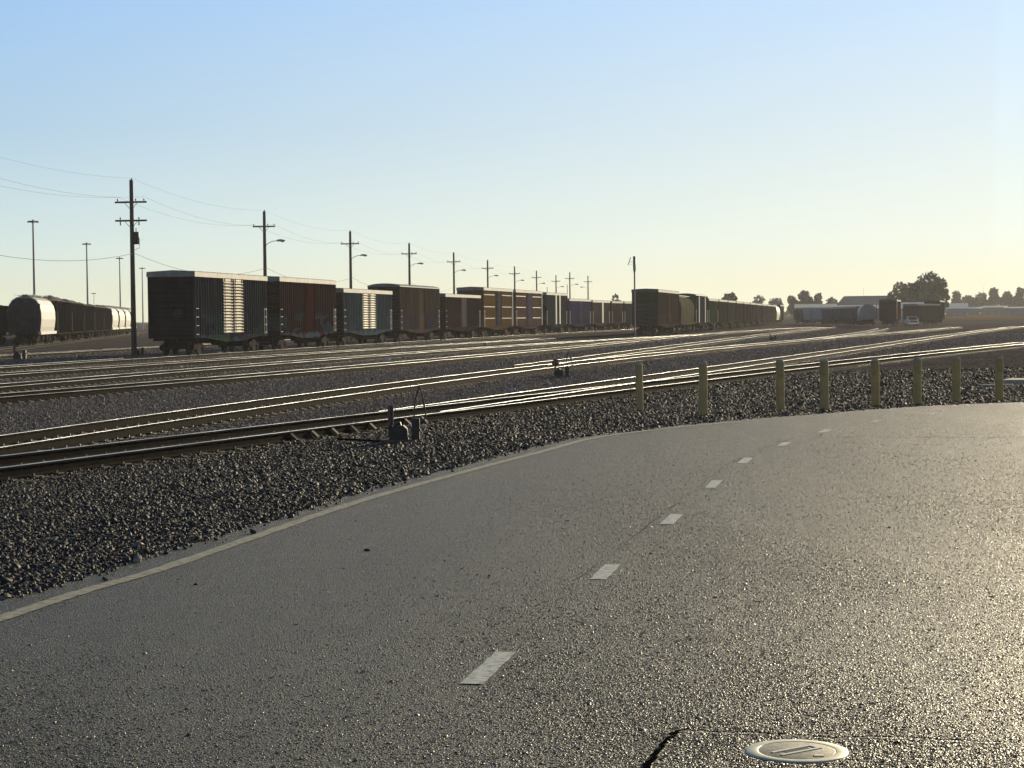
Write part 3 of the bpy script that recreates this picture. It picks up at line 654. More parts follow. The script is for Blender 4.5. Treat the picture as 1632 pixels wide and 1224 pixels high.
    # doors, both sides
    spans = {'louver': [(d0, L * .495), (L * .505, d1)], 'plain2': [(d0, L * .495), (L * .505, d1)], 'plain': [(d0, d1)]}.get(doors, [])
    for s in (-1, 1):
        for a_, b2 in spans:
            mb = MB(); ya = s * (hw - .058); yb = s * (hw + .0)
            mb.box(a_ + .03, b2 - .03, min(ya, yb), max(ya, yb), z0 + .14, zt - .14)
            if doors == 'louver':
                z = z0 + .25; k = 0
                while z < zt - .3:
                    mb.prism([(yb, z), (yb + s * .075, z + .02), (yb + s * .08, z + .045), (yb, z + .15)], a_ + .1 + (.02 if k % 3 else .0), b2 - .1, 'x', 1); z += .2; k += 1
                mb.box(a_ + .1, b2 - .1, min(yb, yb + s * .04), max(yb, yb + s * .04), zt - .28, zt - .16, 1)
            else:
                for z in np.linspace(z0 + .5, zt - .5, 5): mb.box(a_ + .08, b2 - .08, min(yb, yb + s * .05), max(yb, yb + s * .05), z - .04, z + .04)
            for q in (a_ + .35, b2 - .35): mb.tube((q, s * (hw + .06), z0 + .05), (q, s * (hw + .06), zt - .1), .022, n=6)
            mb.build('door', [doorpaint or paint, doorpaint or 'slat'], e)
    if stripes:
        col, hs, vs = stripes
        for s in (-1, 1):
            ya = s * (hw - .06); yb = s * (hw + .014 + ribd * .2)
            for z in hs:
                for a_, b2 in ((.3, L * .36), (L * .62, L - .3)): mb = MB(); mb.box(a_, b2, min(ya, yb), max(ya, yb), z - .05, z + .05); mb.build('painted_stripe', col, e)
            for x, ww in vs: mb = MB(); mb.box(x * L - ww, x * L + ww, min(ya, yb + s * .06), max(ya, yb + s * .06), z0 + .14, zt - .1); mb.build('painted_stripe', col, e)
    if lad: ladder(e, L, ladz[0], ladz[1], 4, -hw, (.42, L - .42)); 
    running_gear(e, L)
    return e
def hopper(name, pos, rz, L, label, paint, group=None, H=4.55, endm='grime'):
    e = empty(name, pos, rz, label, 'hopper car', group)
    prof = [(1.38, 1.15), (1.5, 1.7), (1.58, 2.4), (1.56, 3.1), (1.42, 3.7), (1.12, 4.15), (.7, 4.4), (.4, 4.45)]
    prof = [(y, 1.15 + (z - 1.15) * (H - 1.2) / 3.4) for y, z in prof]
    full = prof + [(-y, z) for y, z in reversed(prof)]
    mb = MB(); n = len(full)
    secs = [(.9, .97), (1.0, 1.), (L - 1.0, 1.), (L - .9, .97)]
    vs = [(x, y * k, 1.15 + (z - 1.15) * (1 if k == 1 else .97)) for x, k in secs for y, z in full]
    for i in range(len(secs) - 1):
        for j in range(n): q = (j + 1) % n; mb.add([vs[i * n + j], vs[i * n + q], vs[(i + 1) * n + q], vs[(i + 1) * n + j]], [(0, 1, 2, 3)], 0, False)
    mb.build('body', paint, e)
    for q in (vs[:n], vs[-n:]):
        x = q[0][0]; d_ = .02 if x > 3 else -.02; mb = MB(); mb.prism([(y * 1.02, z) for _, y, z in q], x, x + d_, 'x')
        mb.prism([(-1.3, 1.2), (1.3, 1.2), (1.3, 1.28), (-1.3, 1.28)], x - abs(d_) * 20 if d_ < 0 else x, x if d_ < 0 else x + .4, 'x'); mb.build('end_sheet', endm, e)
    mb = MB()
    for s in (-1, 1): mb.box(.1, L - .1, min(s * 1.36, s * 1.6), max(s * 1.36, s * 1.6), 1.02, 1.3)
    mb.build('side_sill', paint, e)
    mb = MB()
    for x in np.linspace(L * .25, L * .75, 3): mb.prism([(x - 1.6, 1.15), (x + 1.6, 1.15), (x + .35, .42), (x - .35, .42)], -1.05, 1.05, 'y')
    mb.box(0, L, -.25, .25, .75, 1.05); mb.build('discharge_bay', 'black', e)
    mb = MB()
    for x in (.08, L - .14):
        for s in (-1, 1): mb.box(x, x + .08, s * 1.3 - .06, s * 1.3 + .06, 1.05, 3.0)
        mb.box(x, x + .08, -1.3, 1.3, 2.9, 3.0)
    for s in (-1, 1):
        for x0, x1 in ((.12, 1.1), (L - 1.1, L - .12)): mb.tube((x0, s * 1.2, 1.1), (x1, s * .9, 3.6), .06)
    mb.build('end_brace', endm, e)
    mb = MB(); mb.box(.6, L - .6, -.45, .45, H - .12, H - .06)
    for x in np.linspace(.7, L - .7, 12): mb.tube((x, -.8, H - .2), (x, -.8, H + .02), .02)
    for s in (-.8, .8): mb.tube((.6, s, H + .02), (L - .6, s, H + .02), .025)
    mb.build('roof_walkway', 'roofgrey', e)
    for x in np.linspace(2, L - 2, 5): mb = MB(); mb.tube((x, 0, H - .08), (x, 0, H + .06), .32, n=14); mb.build('hatch', 'roofgrey', e)
    ladder(e, L, 1.4, 3.8, 6, -1.45, (.5,), 'grime')
    running_gear(e, L)
    return e
def gondola(name, pos, rz, L, label, paint, group=None, H=4.3, load=.5):
    """dark high-sided open car with a heaped load"""
    e = empty(name, pos, rz, label, 'open car', group); hw = 1.5; z0 = 1.0
    mb = MB(); mb.box(.1, L - .1, -hw + .06, hw - .06, z0, H - .5)
    for s in (-1, 1):
        for x in np.arange(.3, L - .1, 1.15): yo = s * (hw - .06); mb.prism([(x - .08, yo), (x - .05, yo + s * .1), (x + .05, yo + s * .1), (x + .08, yo)], z0, H - .5, 'z')
        mb.box(.02, L - .02, s * hw - .08, s * hw + .08, H - .5, H - .38); mb.box(.02, L - .02, s * hw - .06, s * hw + .06, .9, 1.1)
    mb.box(.02, .12, -hw, hw, H - .5, H - .38); mb.box(L - .12, L - .02, -hw, hw, H - .5, H - .38)
    mb.build('body', paint, e)
    V = []; nx, ny = 26, 9
    for i in range(nx):
        for j in range(ny):
            u, v = i / (nx - 1), j / (ny - 1)
            h = math.sin(math.pi * v) ** .7 * min(1, 6 * min(u, 1 - u)) * (load * (.75 + .35 * math.sin(u * L * .9 + 1.3)) + random.uniform(-.06, .06))
            V.append((.15 + u * (L - .3), -hw + .15 + v * (2 * hw - .3), H - .45 + h))
    mb = MB(); mb.add(V, [(i * ny + j, (i + 1) * ny + j, (i + 1) * ny + j + 1, i * ny + j + 1) for i in range(nx - 1) for j in range(ny - 1)]); mb.build('load', M['scrap'], e)
    mb = MB(); mb.box(0, L, -.25, .25, .72, 1.02); mb.build('underframe', 'black', e)
    ladder(e, L, 1.3, 3.2, 5, -hw, (.45,), 'steel_dark'); running_gear(e, L)
    return e
M['scrap'] = mat('dark_load', (.05, .04, .03), .9, col2=(.1, .08, .06), scale=2, bump=.6, bscale=5, bdist=.1)
def place_on_corner(s0, s1):
    """a car whose near side runs from arc length s0 to s1 of the long train's edge line"""
    a = corner(s0); b = corner(s1); th = math.atan2(b[0] - a[0], b[1] - a[1]); L = math.hypot(b[0] - a[0], b[1] - a[1])
    c, s = math.cos(th), math.sin(th)
    return Vector((a[0] - 1.5 * c, a[1] + 1.5 * s, RAILTOP)), math.pi / 2 - th, L
def s_at(px):
    lo, hi = -50, 480
    for _ in range(50):
        m_ = (lo + hi) / 2; x, y, t = corner(m_)
        if 816 + F * x / y < px: lo = m_
        else: hi = m_
    return lo
G1 = 'boxcars of the long middle line'
T1 = [ # px near corner, px far corner, H, args
 (312, 427, 5.27, dict(label='nearest boxcar, dark blue-black with two bright louvred doors and a pale roof edge', paint=car_paint('navy_car', (.022, .026, .035), (.05, .055, .06), .7, 1., (.09, .11, .2), (.05, .12, .07)), end=car_paint('navy_end', (.016, .018, .024), (.026, .028, .034)), doors='louver', roof='roofpale')),
 (447, 537, 5.3, dict(label='dark maroon ribbed boxcar, second in the long line, with blue-green graffiti low on its side', paint=car_paint('maroon_car', (.042, .018, .017), (.062, .032, .03), .8, 2.4, (.1, .14, .22), (.08, .15, .13)), doors='plain', roof='roofpale', doorpaint=car_paint('maroon_door', (.05, .014, .012), (.036, .014, .012)))),
 (548.7, 626, 4.72, dict(label='low blue-grey boxcar with louvred twin doors, third in the long line', paint=car_paint('bluegrey_car', (.05, .07, .085), (.08, .11, .12), .6, 3.3, (.12, .16, .25), (.08, .18, .17)), end='black', doors='louver', roof='roofpale')),
 (639, 702, 5.35, dict(label='tall round-cornered brown ribbed boxcar behind the low blue-grey one', paint=car_paint('brown_car', (.075, .055, .04), (.11, .085, .065), .8, 4.1, (.1, .08, .2), (.16, .1, .06)), end=car_paint('brown_end', (.04, .036, .032), (.06, .055, .05)), doors='plain', roof='roofgrey', round_roof=True, ribs=.42)),
 (711, 767, 4.72, dict(label='low dark maroon boxcar with one pale louvred door between two tall cars', paint=car_paint('plum_car', (.05, .028, .03), (.07, .045, .045), .5, 5.2, (.07, .06, .14), (.1, .04, .05)), doors='plain', roof='roofgrey', doorpaint=car_paint('plum_door', (.16, .13, .13), (.1, .075, .08)))),
 (772, 818.5, 5.62, dict(label='tallest orange-brown boxcar with white band lines and a white corner post', paint=car_paint('orange_car', (.15, .085, .03), (.115, .08, .04), .4, 6.1, (.14, .12, .07), (.12, .11, .08)), doors='plain', ribd=.0, roof='roofgrey', doorpaint=car_paint('grey_door', (.1, .09, .08), (.06, .06, .09)), stripes=('rung', (2.1, 3.4, 4.75), ((.98, .12),)))),
 (823, 865.5, 5.6, dict(label='brown boxcar with faint pale bands, right behind the orange-brown one', paint=car_paint('tan_car', (.13, .085, .06), (.1, .06, .06), .7, 7.7, (.12, .1, .16), (.16, .08, .07)), doors='plain', ribd=.0, roof='roofpale', doorpaint=car_paint('lilac_door', (.1, .08, .14), (.15, .13, .15)), stripes=('slat', (2.1, 3.4, 4.75), ((.97, .1),)))),
 (872, 905, 5.5, dict(label='tall dark green boxcar with two vertical white stripes beside its door', paint=car_paint('darkgreen_car', (.03, .04, .035), (.05, .055, .05), .6, 8.2, (.07, .06, .16), (.07, .08, .07)), doors='plain', ribd=.03, roof='roofpale', stripes=('rung', (), ((.44, .45), (.62, .45))))),
 (908.5, 943, 4.82, dict(label='low violet-blue boxcar right after the tall green one', paint=car_paint('violet_car', (.06, .05, .13), (.09, .075, .14), .5, 9.3, (.06, .12, .11), (.13, .12, .14)), doors='plain', ribd=.04, roof='roofgrey')),
 (945.5, 973, 4.72, dict(label='low tan and mauve boxcar with a single white door stripe', paint=car_paint('mauve_car', (.12, .1, .08), (.13, .09, .09), .7, 10.4, (.12, .12, .05), (.1, .08, .14)), doors='plain', ribd=.04, roof='roofpale', stripes=('rung', (), ((.56, .6),)))),
 (976, 994, 4.7, dict(label='low red-brown boxcar near the far end of the long line', paint=car_paint('redbrown_car', (.1, .05, .035), (.08, .05, .05), .4, 11., (.08, .06, .12), (.1, .06, .05)), doors='plain', ribd=.04, roof='roofdark')),
 (996, 1013, 4.7, dict(label='low dark green boxcar, last one seen before the tall floodlight pole', paint=car_paint('bottlegreen_car', (.035, .05, .035), (.05, .06, .045)), doors='plain', ribd=.04, roof='roofdark'))]
for p0, p1, H, kw in T1:
    pos, rz, L = place_on_corner(s_at(p0), s_at(p1)); boxcar('boxcar', pos, rz, L, H, group=G1, **kw)

# second train (starts at the floodlight pole), straight heading
def line_train(px, D, th, cars, pitch, side=1):
    x = (px - 816) / F * D; s = 0; out = []
    for L in cars:
        c, sn = math.cos(th), math.sin(th); X = x + sn * s; Y = D + c * s
        out.append((Vector((X - 1.5 * c, Y + 1.5 * sn, RAILTOP)), math.pi / 2 - th, L)); s += L + pitch
    return out
G2 = 'rail cars of the train behind the floodlight pole'
T2 = line_train(1050, 215, R(11.3), [22, 18, 17.5] + [15.6] * 12, 1.5)
k2 = [dict(H=5.3, label='tall brown boxcar at the head of the train beside the floodlight pole', paint=car_paint('umber_car', (.075, .058, .036), (.075, .055, .042), .6, 12.5, (.12, .07, .14), (.14, .1, .05)), end=car_paint('umber_end', (.07, .06, .04), (.09, .08, .055)), doors='plain', ribd=.03, roof='roofdark', lad=False),
      None,
      dict(H=5.2, label='dark arched-roof boxcar with white vertical ladder marks behind the tan hopper', paint=car_paint('slate_car', (.04, .05, .05), (.05, .06, .055)), end=car_paint('slate_end', (.09, .09, .07), (.07, .075, .06)), doors='none', ribd=.03, roof='roofdark', round_roof=True, stripes=('rung', (), ((.25, .35), (.75, .35)))),
      dict(H=4.75, label='dark green boxcar, fourth car after the floodlight pole', paint=car_paint('green_car', (.04, .065, .035), (.06, .08, .05)), doors='plain', ribd=.05, roof='roofdark')]
names = ['brown boxcar next after the green one, with pale sill', 'olive-brown boxcar in the middle of the receding train', 'dark brown boxcar just past the olive-brown one', 'maroon boxcar toward the far end of the receding train', 'dusky purple boxcar close to the far end of the receding train', 'dark reddish boxcar four cars ahead of the far white hopper', 'small greyish boxcar two cars ahead of the far white hopper', 'tiny bronze boxcar among the last cars of the receding train', 'small ash-brown boxcar directly ahead of the far white hopper']
pc = [((.075, .055, .045), (.06, .048, .044)), ((.08, .07, .04), (.06, .05, .035)), ((.06, .045, .035), (.08, .05, .04)), ((.065, .04, .037), (.055, .042, .04)), ((.055, .045, .06), (.07, .05, .05)), ((.08, .045, .04), (.06, .045, .045)), ((.08, .07, .065), (.06, .055, .05)), ((.09, .07, .05), (.07, .055, .045)), ((.075, .065, .06), (.08, .06, .05))]
for i, (nm, c) in enumerate(zip(names, pc)): k2.append(dict(H=4.75 - .03 * i, label=nm, paint=car_paint('train_paint_%s' % nm.split()[0], *c, .4, 20. + i, (.1, .08, .1), (.12, .08, .05)), doors='plain', ribd=.05, roof='roofdark', lad=False))
M['grime'] = mat('grimy_dark_end', (.035, .035, .04), .85, col2=(.06, .058, .06), scale=1.2, spec=.05)
M['cream'] = mat('cream_hopper_paint', (.13, .12, .08), .85, col2=(.085, .078, .052), scale=.6, spec=0.); M['white_hop'] = mat('white_hopper_paint', (.5, .49, .46), .6, col2=(.5, .49, .46), scale=.5, col3=(.3, .27, .24), scale3=1.2, lo3=.6, hi3=.75)
for (pos, rz, L), kw in zip(T2, k2):
    if kw is None: hopper('hopper_car', pos, rz, L, 'tan covered hopper right behind the tall brown boxcar', M['cream'], G2, 4.75)
    else: boxcar('boxcar', pos, rz, L, group=G2, **kw)
pos, rz, L = T2[13]; hopper('hopper_car', pos, rz, L, 'far white covered hopper near the tail of the receding train', M['white_hop'], G2, 4.5)
pos, rz, L = T2[14]; boxcar('boxcar', pos, rz, L, 4.7, 'dark tail boxcar behind the far white hopper', car_paint('tail_car', (.05, .05, .04), (.07, .06, .05)), doors='plain', ribd=.05, roof='roofdark', group=G2)

# third group: far cars seen from their left side, then red boxcar
def two_px(p0, Da, p1, Db, W=3.0):
    """car whose camera-facing (left) side runs from (p0,Da) to (p1,Db), near end first"""
    a = Vector(((p0 - 816) / F * Da, Da, 0)); b = Vector(((p1 - 816) / F * Db, Db, 0)); d = (b - a); L = d.length; d.normalize()
    nrm = Vector((d.y, -d.x, 0)) * (W / 2)
    q = a + nrm; return Vector((q.x, q.y, RAILTOP)), math.atan2(d.y, d.x), L
G3 = 'far rail cars by the sheds'
for p0, Da, p1, Db, H, lb, c1, c2, rf in [(1279.5, 450, 1266, 468, 3.9, 'far grey-brown boxcar at the left end of the distant row', (.11, .1, .09), (.09, .08, .08), 'roofgrey'), (1309.5, 418, 1281, 448, 3.75, 'far light blue boxcar in the distant row', (.42, .5, .6), (.36, .43, .53), 'roofpale'),
                                      (1330, 398, 1310.5, 416, 3.75, 'far navy blue boxcar right of the light blue one', (.07, .08, .15), (.08, .1, .14), 'roofgrey'), (1352, 378, 1331, 396.5, 3.75, 'far teal-grey boxcar right of the navy blue one', (.07, .1, .12), (.09, .12, .12), 'roofgrey'), (1366, 366, 1353, 377, 3.75, 'far short grey boxcar left of the pale tank-shaped hopper', (.15, .13, .13), (.12, .11, .12), 'roofgrey')]:
    pos, rz, L = two_px(p0, Da, p1, Db); boxcar('boxcar', pos, rz, L, H, lb, car_paint('far_paint_%d' % p0, c1, c2), doors='plain', ribd=.05, roof=rf, group=G3, lad=False)
pos, rz, L = two_px(1372, 348, 1367.5, 363); hopper('hopper_car', pos, rz, L, 'far rounded grey hopper left of the red boxcar', mat('grey_hopper_paint', (.3, .3, .29), .5, col2=(.22, .22, .22), scale=.5), G3, 3.95, M['grey_metal'])
pos, rz, L = two_px(1402, 332, 1410, 348.5); boxcar('boxcar', pos, rz, L, 4.75, 'far dark red boxcar seen end-on, with a pale corner stripe', car_paint('darkred_car', (.07, .034, .032), (.055, .032, .032)), end=car_paint('darkred_end', (.06, .03, .03), (.048, .03, .032)), doors='plain', ribd=.05, roof='roofdark', group=G3, lad=False, stripes=(mat('orange_band', (.55, .3, .16), .6), (), ((.02, .2),)))
pos, rz, L = two_px(1440, 372, 1476, 384, ); boxcar('boxcar', pos, rz, L, 4.1, 'far dark brown boxcar standing broadside behind the white pickup', car_paint('rustbrown_car', (.07, .05, .04), (.085, .05, .05)), doors='plain', ribd=.05, roof='roofpale', group=G3, lad=False)
pos, rz, L = two_px(1474, 388, 1483, 404); boxcar('boxcar', pos, rz, L, 4.9, 'far blackish boxcar in front of the big tree, right of the white pickup', car_paint('blackgreen_car', (.025, .035, .03), (.035, .045, .04)), end=car_paint('blackgreen_end', (.028, .036, .03), (.03, .04, .033)), doors='plain', ribd=.05, roof='roofdark', group=G3, lad=False, hw=1.55)

# left train: heading away to the left
G4 = 'rail cars of the far left train'
th8 = R(-8.3); lab8 = ['dark open car at the left picture edge in front of the grey hopper', 'grey-white covered hopper with dark rounded end, largest car of the left train', 'dark open car with a heaped load right behind the grey hopper', 'second dark open car behind the grey hopper, with a long low heap', 'third dark open car behind the grey hopper', 'fourth dark open car behind the grey hopper', 'fifth dark open car, next to the white hopper', 'small white covered hopper right after the dark open cars',
        'white hopper seen left of the two-armed utility pole', 'white hopper seen just right of the two-armed utility pole', 'last pale hopper of the left train, beside the nearest boxcar']
for i, lb in enumerate(lab8):
    s = (i - 1) * 17.2; c, sn = math.cos(th8), math.sin(th8)
    pos = Vector((-45.6 + sn * s - (1.5 if i == 0 else 0), 176 + c * s, RAILTOP)); rz = math.pi / 2 - th8
    if i == 0: pos = Vector((-44.2 - 4.9, 172, RAILTOP)); gondola('open_car', pos, rz, 15.6, lb, car_paint('gon_a', (.03, .025, .025), (.05, .04, .035)), G4, 4.2, .3)
    elif i == 1 or i >= 7: hopper('hopper_car', pos, rz, 15.6, lb, M['white_hop'], G4, 4.75 if i == 1 else 4.6)
    else: gondola('open_car', pos, rz, 15.8, lb, car_paint('gon_%d' % i, (.035, .027, .024), (.06, .045, .036)), G4, (4.75, 4.7, 4.6, 4.5, 4.5)[i - 2], (.65, .55, .45, .5, .5)[i - 2])

# ------------------------------------------------------------------ utility poles
PL = [(209, 287), (421, 337), (558, 369), (652, 388), (723, 403), (777, 415), (820, 425), (855, 432), (886, 439), (908, 434), (937, 440)]
PLAB = ['tallest utility pole with two crossarms and a transformer, left of the nearest boxcar', 'wooden lamp pole rising behind the nearest boxcar and the maroon one', 'wooden lamp pole rising behind the low blue-grey louvred boxcar', 'wooden lamp pole rising behind the tall round-cornered brown boxcar', 'wooden lamp pole rising behind the low dark maroon boxcar',
        'wooden lamp pole rising behind the left part of the orange-brown boxcar', 'wooden lamp pole rising between the orange-brown and the banded brown boxcar', 'wooden lamp pole rising behind the banded brown boxcar', 'wooden lamp pole rising behind the tall dark green boxcar', 'thin wooden lamp pole standing just right of the tall dark green boxcar', 'rightmost wooden lamp pole with crossarm, behind the violet-blue boxcar, lamp on its left']
POLEW = []
def utility_pole(i, px, py, D):
    top = at_d(px, py, D); g = zg1(top.x, D); h = top.z - g
    e = empty('utility_pole', (top.x, D, g), R(-7), PLAB[i], 'utility pole', 'utility poles along the tracks')
    mb = MB(); mb.tube((0, 0, -.5), (0, 0, h), .19, .125, 12); mb.tube((.05, 0, h - .05), (.05, 0, h + .18), .012); mb.tube((0, 0, h), (0, 0, h + .1), .05, .03); mb.build('pole', 'wood', e)
    arms = [h - 1.5, h - 2.75] if i == 0 else [h - 1.33]
    hw = 1.1 if i == 0 else 1.0
    for k, z in enumerate(arms):
        mb = MB(); mb.box(-hw, hw, -.22, -.1, z - .06, z + .06, 0)
        for s in (-1, 1): mb.tube((s * .45, -.16, z - .03), (s * .12, -.13, z - .42), .018)
        a = mb.build('crossarm', 'wood', e)
        for x in (-.92, .35, .92) if k == 0 else (-.75, .55):
            mb = MB(); mb.lathe([(.012, -.01), (.03, .06), (.055, .08), (.055, .13), (.03, .18), (.0005, .19)], (x, -.16, z + .05), 'z', 10)
            if k: mb.tube((x, -.16, z - .32), (x, -.16, z + .05), .05, .04, 8)
            mb.build('insulator', 'insul', a)
    if i == 0:
        mb = MB(); mb.lathe([(.0005, 0), (.19, 0), (.21, .03), (.21, .78), (.17, .84), (.0005, .85)], (.3, -.05, h - 4.35), 'z', 16); mb.tube((.3, -.05, h - 3.5), (.3, -.05, h - 3.25), .03); mb.box(.1, .2, -.1, .06, h - 4.1, h - 3.7); mb.build('transformer', 'steel_dark', e)
        mb = MB(); mb.path([(.42, -.05, h - 3.6), (.55, -.05, h - 4.1), (.5, -.05, h - 4.6), (.15, -.05, h - 4.75)], .014); mb.build('service_cable', 'wire', e)
    else:
        z = h - 2.65; s = -1 if i == 10 else 1
        mb = MB(); mb.path([(s * .12, 0, z - .35), (s * .3, 0, z - .15), (s * .7, 0, z + .02), (s * 1.15, 0, z + .08)], .03); mb.build('lamp_arm', 'grey_metal', e)
        mb = MB(); mb.prism([(s * 1.05, z + .02), (s * 1.2, z + .17), (s * 1.55, z + .19), (s * 1.85, z + .1), (s * 1.8, z + .02), (s * 1.5, z - .03)], -.14, .14, 'y'); lamp = mb.build('lamp_head', 'grey_metal', e)
        mb = MB(); mb.prism([(s * 1.5, z - .032), (s * 1.78, z + .015), (s * 1.74, z - .04), (s * 1.6, z - .08)], -.11, .11, 'y'); mb.build('lens', 'glass', lamp)
    POLEW.append((Vector((top.x, D, g)), h))
for i, (px, py) in enumerate(PL): utility_pole(i, px, py, 128 + 38 * i if i < 9 else (404 if i == 9 else 443))
def wire(name, offs, dz, sag, label, cat, r=.006):
    mb = MB(); c, s = math.cos(R(-7)), math.sin(R(-7)); P_ = []
    p0, h0 = POLEW[0]; p1, h1 = POLEW[1]
    prev = (p0 * 2 - p1, h0)
    L_ = [prev] + POLEW[:9]
    for (a, ha), (b, hb) in zip(L_[:-1], L_[1:]):
        A = a + Vector((offs * c, offs * s, ha + dz)); B = b + Vector((offs * c, offs * s, hb + dz))
        pts = [A.lerp(B, t) - Vector((0, 0, sag * 4 * t * (1 - t))) for t in np.linspace(0, 1, 13)]; mb.path(pts, r, 5)
    o = mb.build(name, 'wire'); tag(o, label, cat, 'wires strung along the utility poles')
wire('power_wire', -.92, -1.15, .7, 'thin power wire on the left ends of the crossarms', 'wire')
wire('power_wire', .92, -1.15, .75, 'thin power wire on the right ends of the crossarms', 'wire')
wire('power_wire', .05, .12, .6, 'thin top wire running over the pole tips', 'wire', .005)
wire('telephone_cable', .14, -4.95, 1.0, 'thicker sagging telephone cable below the lamps', 'cable', .013)

# high-mast lights, floodlight pole
for i, (px, py) in enumerate([(52.5, 352), (138, 388), (190.5, 411), (226.5, 427)]):
    D = 90 * (3.35 + i); top = at_d(px, py, D); g = zg1(top.x, D); h = top.z - g
    e = empty('light_mast', (top.x, D, g), 0, ['nearest tall steel light mast at far left, above the grey hopper', 'second light mast from the left, above the dark open cars', 'third light mast from the left, next to the two-armed utility pole', 'shortest-looking light mast, just left of the nearest boxcar'][i], 'light mast', 'tall light masts')
    mb = MB(); mb.tube((0, 0, -.3), (0, 0, h - .2), .24, .13, 12); mb.build('mast', 'mast', e)
    mb = MB(); mb.lathe([(.7, h - .12), (.75, h - .06), (.7, h)], (0, 0, 0), 'z', 16); mb.box(-.8, .8, -.06, .06, h - .1, h); mb.box(-.06, .06, -.8, .8, h - .1, h); mb.tube((0, 0, h - .2), (0, 0, h + .22), .13); mb.build('lamp_ring', 'mast', e)
    for a_ in range(6):
        t = a_ * math.pi / 3; mb = MB(); mb.lathe([(.06, h - .02), (.2, h - .14), (.22, h - .26), (.0005, h - .27)], (.75 * math.cos(t), .75 * math.sin(t), 0), 'z', 12); mb.build('floodlight', 'mast', e)
for px, py, D, lb in [(149.5, 468, 760, 'tiny far lamp mast between the second and third tall masts'), (872, 457, 520, 'short thin far post above the tall dark green boxcar roof'), (904, 453, 520, 'thin far post at the right end of the tall dark green boxcar'), (1376.5, 459, 900, 'thin far antenna above the dark warehouse roof'), (1567, 456, 1000, 'thin far antenna above the right tree line')]:
    top = at_d(px, py, D); g = zg1(top.x, D); h = top.z - g
    e = empty('thin_mast', (top.x, D, g), 0, lb, 'mast'); mb = MB(); mb.tube((0, 0, -.3), (0, 0, h), .12 if D < 800 else .07, .09 if D < 800 else .05, 8); mb.build('mast', 'mast', e)
    if D == 760: mb = MB(); mb.box(-.9, .9, -.15, .15, h - .1, h + .25); mb.build('lamp_bar', 'mast', e)
top = at_d(1011, 408.5, 208); g = zg1(top.x, 208); h = top.z - g
e = empty('floodlight_pole', (top.x, 208, g), 0, 'single grey pole with thick top and a tilted side panel, left of the brown boxcar', 'floodlight pole')
mb = MB(); mb.tube((0, 0, -.3), (0, 0, h - 1.75), .1, .085, 10); mb.build('pole', 'mast', e)
mb = MB(); mb.lathe([(.085, h - 1.8), (.14, h - 1.55), (.155, h - 1.4), (.155, h), (.0005, h + .01)], (0, 0, 0), 'z', 16); mb.build('thick_top', 'mast', e)
mb = MB(); mb.prism([(-.72, h - .95), (-.66, h - .97), (-.39, h - .12), (-.45, h - .1)], -.2, .2, 'y'); mb.build('side_panel', 'mast', e)
mb = MB(); mb.tube((-.55, 0, h - .5), (-.1, 0, h - .7), .015); mb.tube((-.62, 0, h - .8), (-.1, 0, h - 1.0), .012); mb.build('bracket', 'mast', e)

# ------------------------------------------------------------------ pickup
px, D = 1454, 352; X = (px - 816) / F * D; g = zg1(X, D)
th = math.atan2(X, D); e = empty('pickup_truck', (X, D, g), -th + R(8), 'white pickup facing the camera, parked by the far boxcars', 'pickup truck')
M['carwhite'] = mat('white_car_paint', (.85, .85, .83), .4, spec=.8); M['carglass'] = mat('car_glass', (.01, .012, .015), .05, spec=.8); M['tyre'] = mat('tyre_rubber', (.02, .02, .02), .8); M['chrome'] = mat('chrome_trim', (.5, .5, .5), .2, 1)
mb = MB(); mb.prism([(-2.6, .5), (-2.55, .95), (-2.45, 1.08), (-1.1, 1.2), (2.7, 1.2), (2.75, .5)], -.98, .98, 'x'); 
mb = MB(); pr = [(-2.6, .5), (-2.58, .95), (-2.4, 1.1), (-1.05, 1.18), (2.7, 1.18), (2.72, .5)]
mb.prism([(y, z) for y, z in pr], -.98, .98, 'x'); mb.build('body', 'carwhite', e)
mb = MB(); mb.prism([(-1.05, 1.17), (-.35, 1.82), (-.2, 1.87), (.95, 1.87), (1.15, 1.8), (1.3, 1.17)], -.86, .86, 'x'); mb.build('cab', 'carwhite', e)
mb = MB(); mb.add([(-.8, -.985, 1.245), (.8, -.985, 1.245), (.7, -.42, 1.765), (-.7, -.42, 1.765)], [(0, 1, 2, 3)]); mb.add([(-.8, -.975, 1.245), (.8, -.975, 1.245), (.7, -.41, 1.765), (-.7, -.41, 1.765)], [(3, 2, 1, 0)]); mb.build('windshield', 'carglass', e)
for s in (-1, 1):
    mb = MB(); mb.prism([(-.85, 1.22), (-.3, 1.72), (.9, 1.72), (1.1, 1.22)], s * .845 if s < 0 else .845, s * .875 if s < 0 else .875, 'x'); mb.build('side_window', 'carglass', e)
    mb = MB(); mb.box(s * .86 - .13, s * .86 + .13, -2.63, -2.5, .78, .98); mb.build('headlight', mat('headlight_glass', (.6, .6, .6), .1), e)
    mb = MB(); mb.box(min(s * .9, s * 1.2), max(s * .9, s * 1.2), -.95, -.85, 1.25, 1.42); mb.build('mirror', 'carwhite', e)
    for y in (-1.7, 1.7):
        mb = MB(); mb.lathe([(.0005, -.12), (.25, -.12), (.36, -.1), (.38, 0), (.36, .1), (.25, .12), (.0005, .12)], (s * .86, y, .38), 'x', 20); w = mb.build('wheel', 'tyre', e)
        mb = MB(); mb.lathe([(.0005, s * .125), (.2, s * .125), (.23, s * .118)], (s * .86, y, .38), 'x', 16); mb.build('rim', 'chrome', w)
mb = MB(); mb.box(-.68, .68, -2.62, -2.5, .72, .98); mb.build('grille', 'steel_dark', e)
mb = MB(); mb.box(-1.0, 1.0, -2.74, -2.5, .45, .64); mb.build('bumper', 'chrome', e)

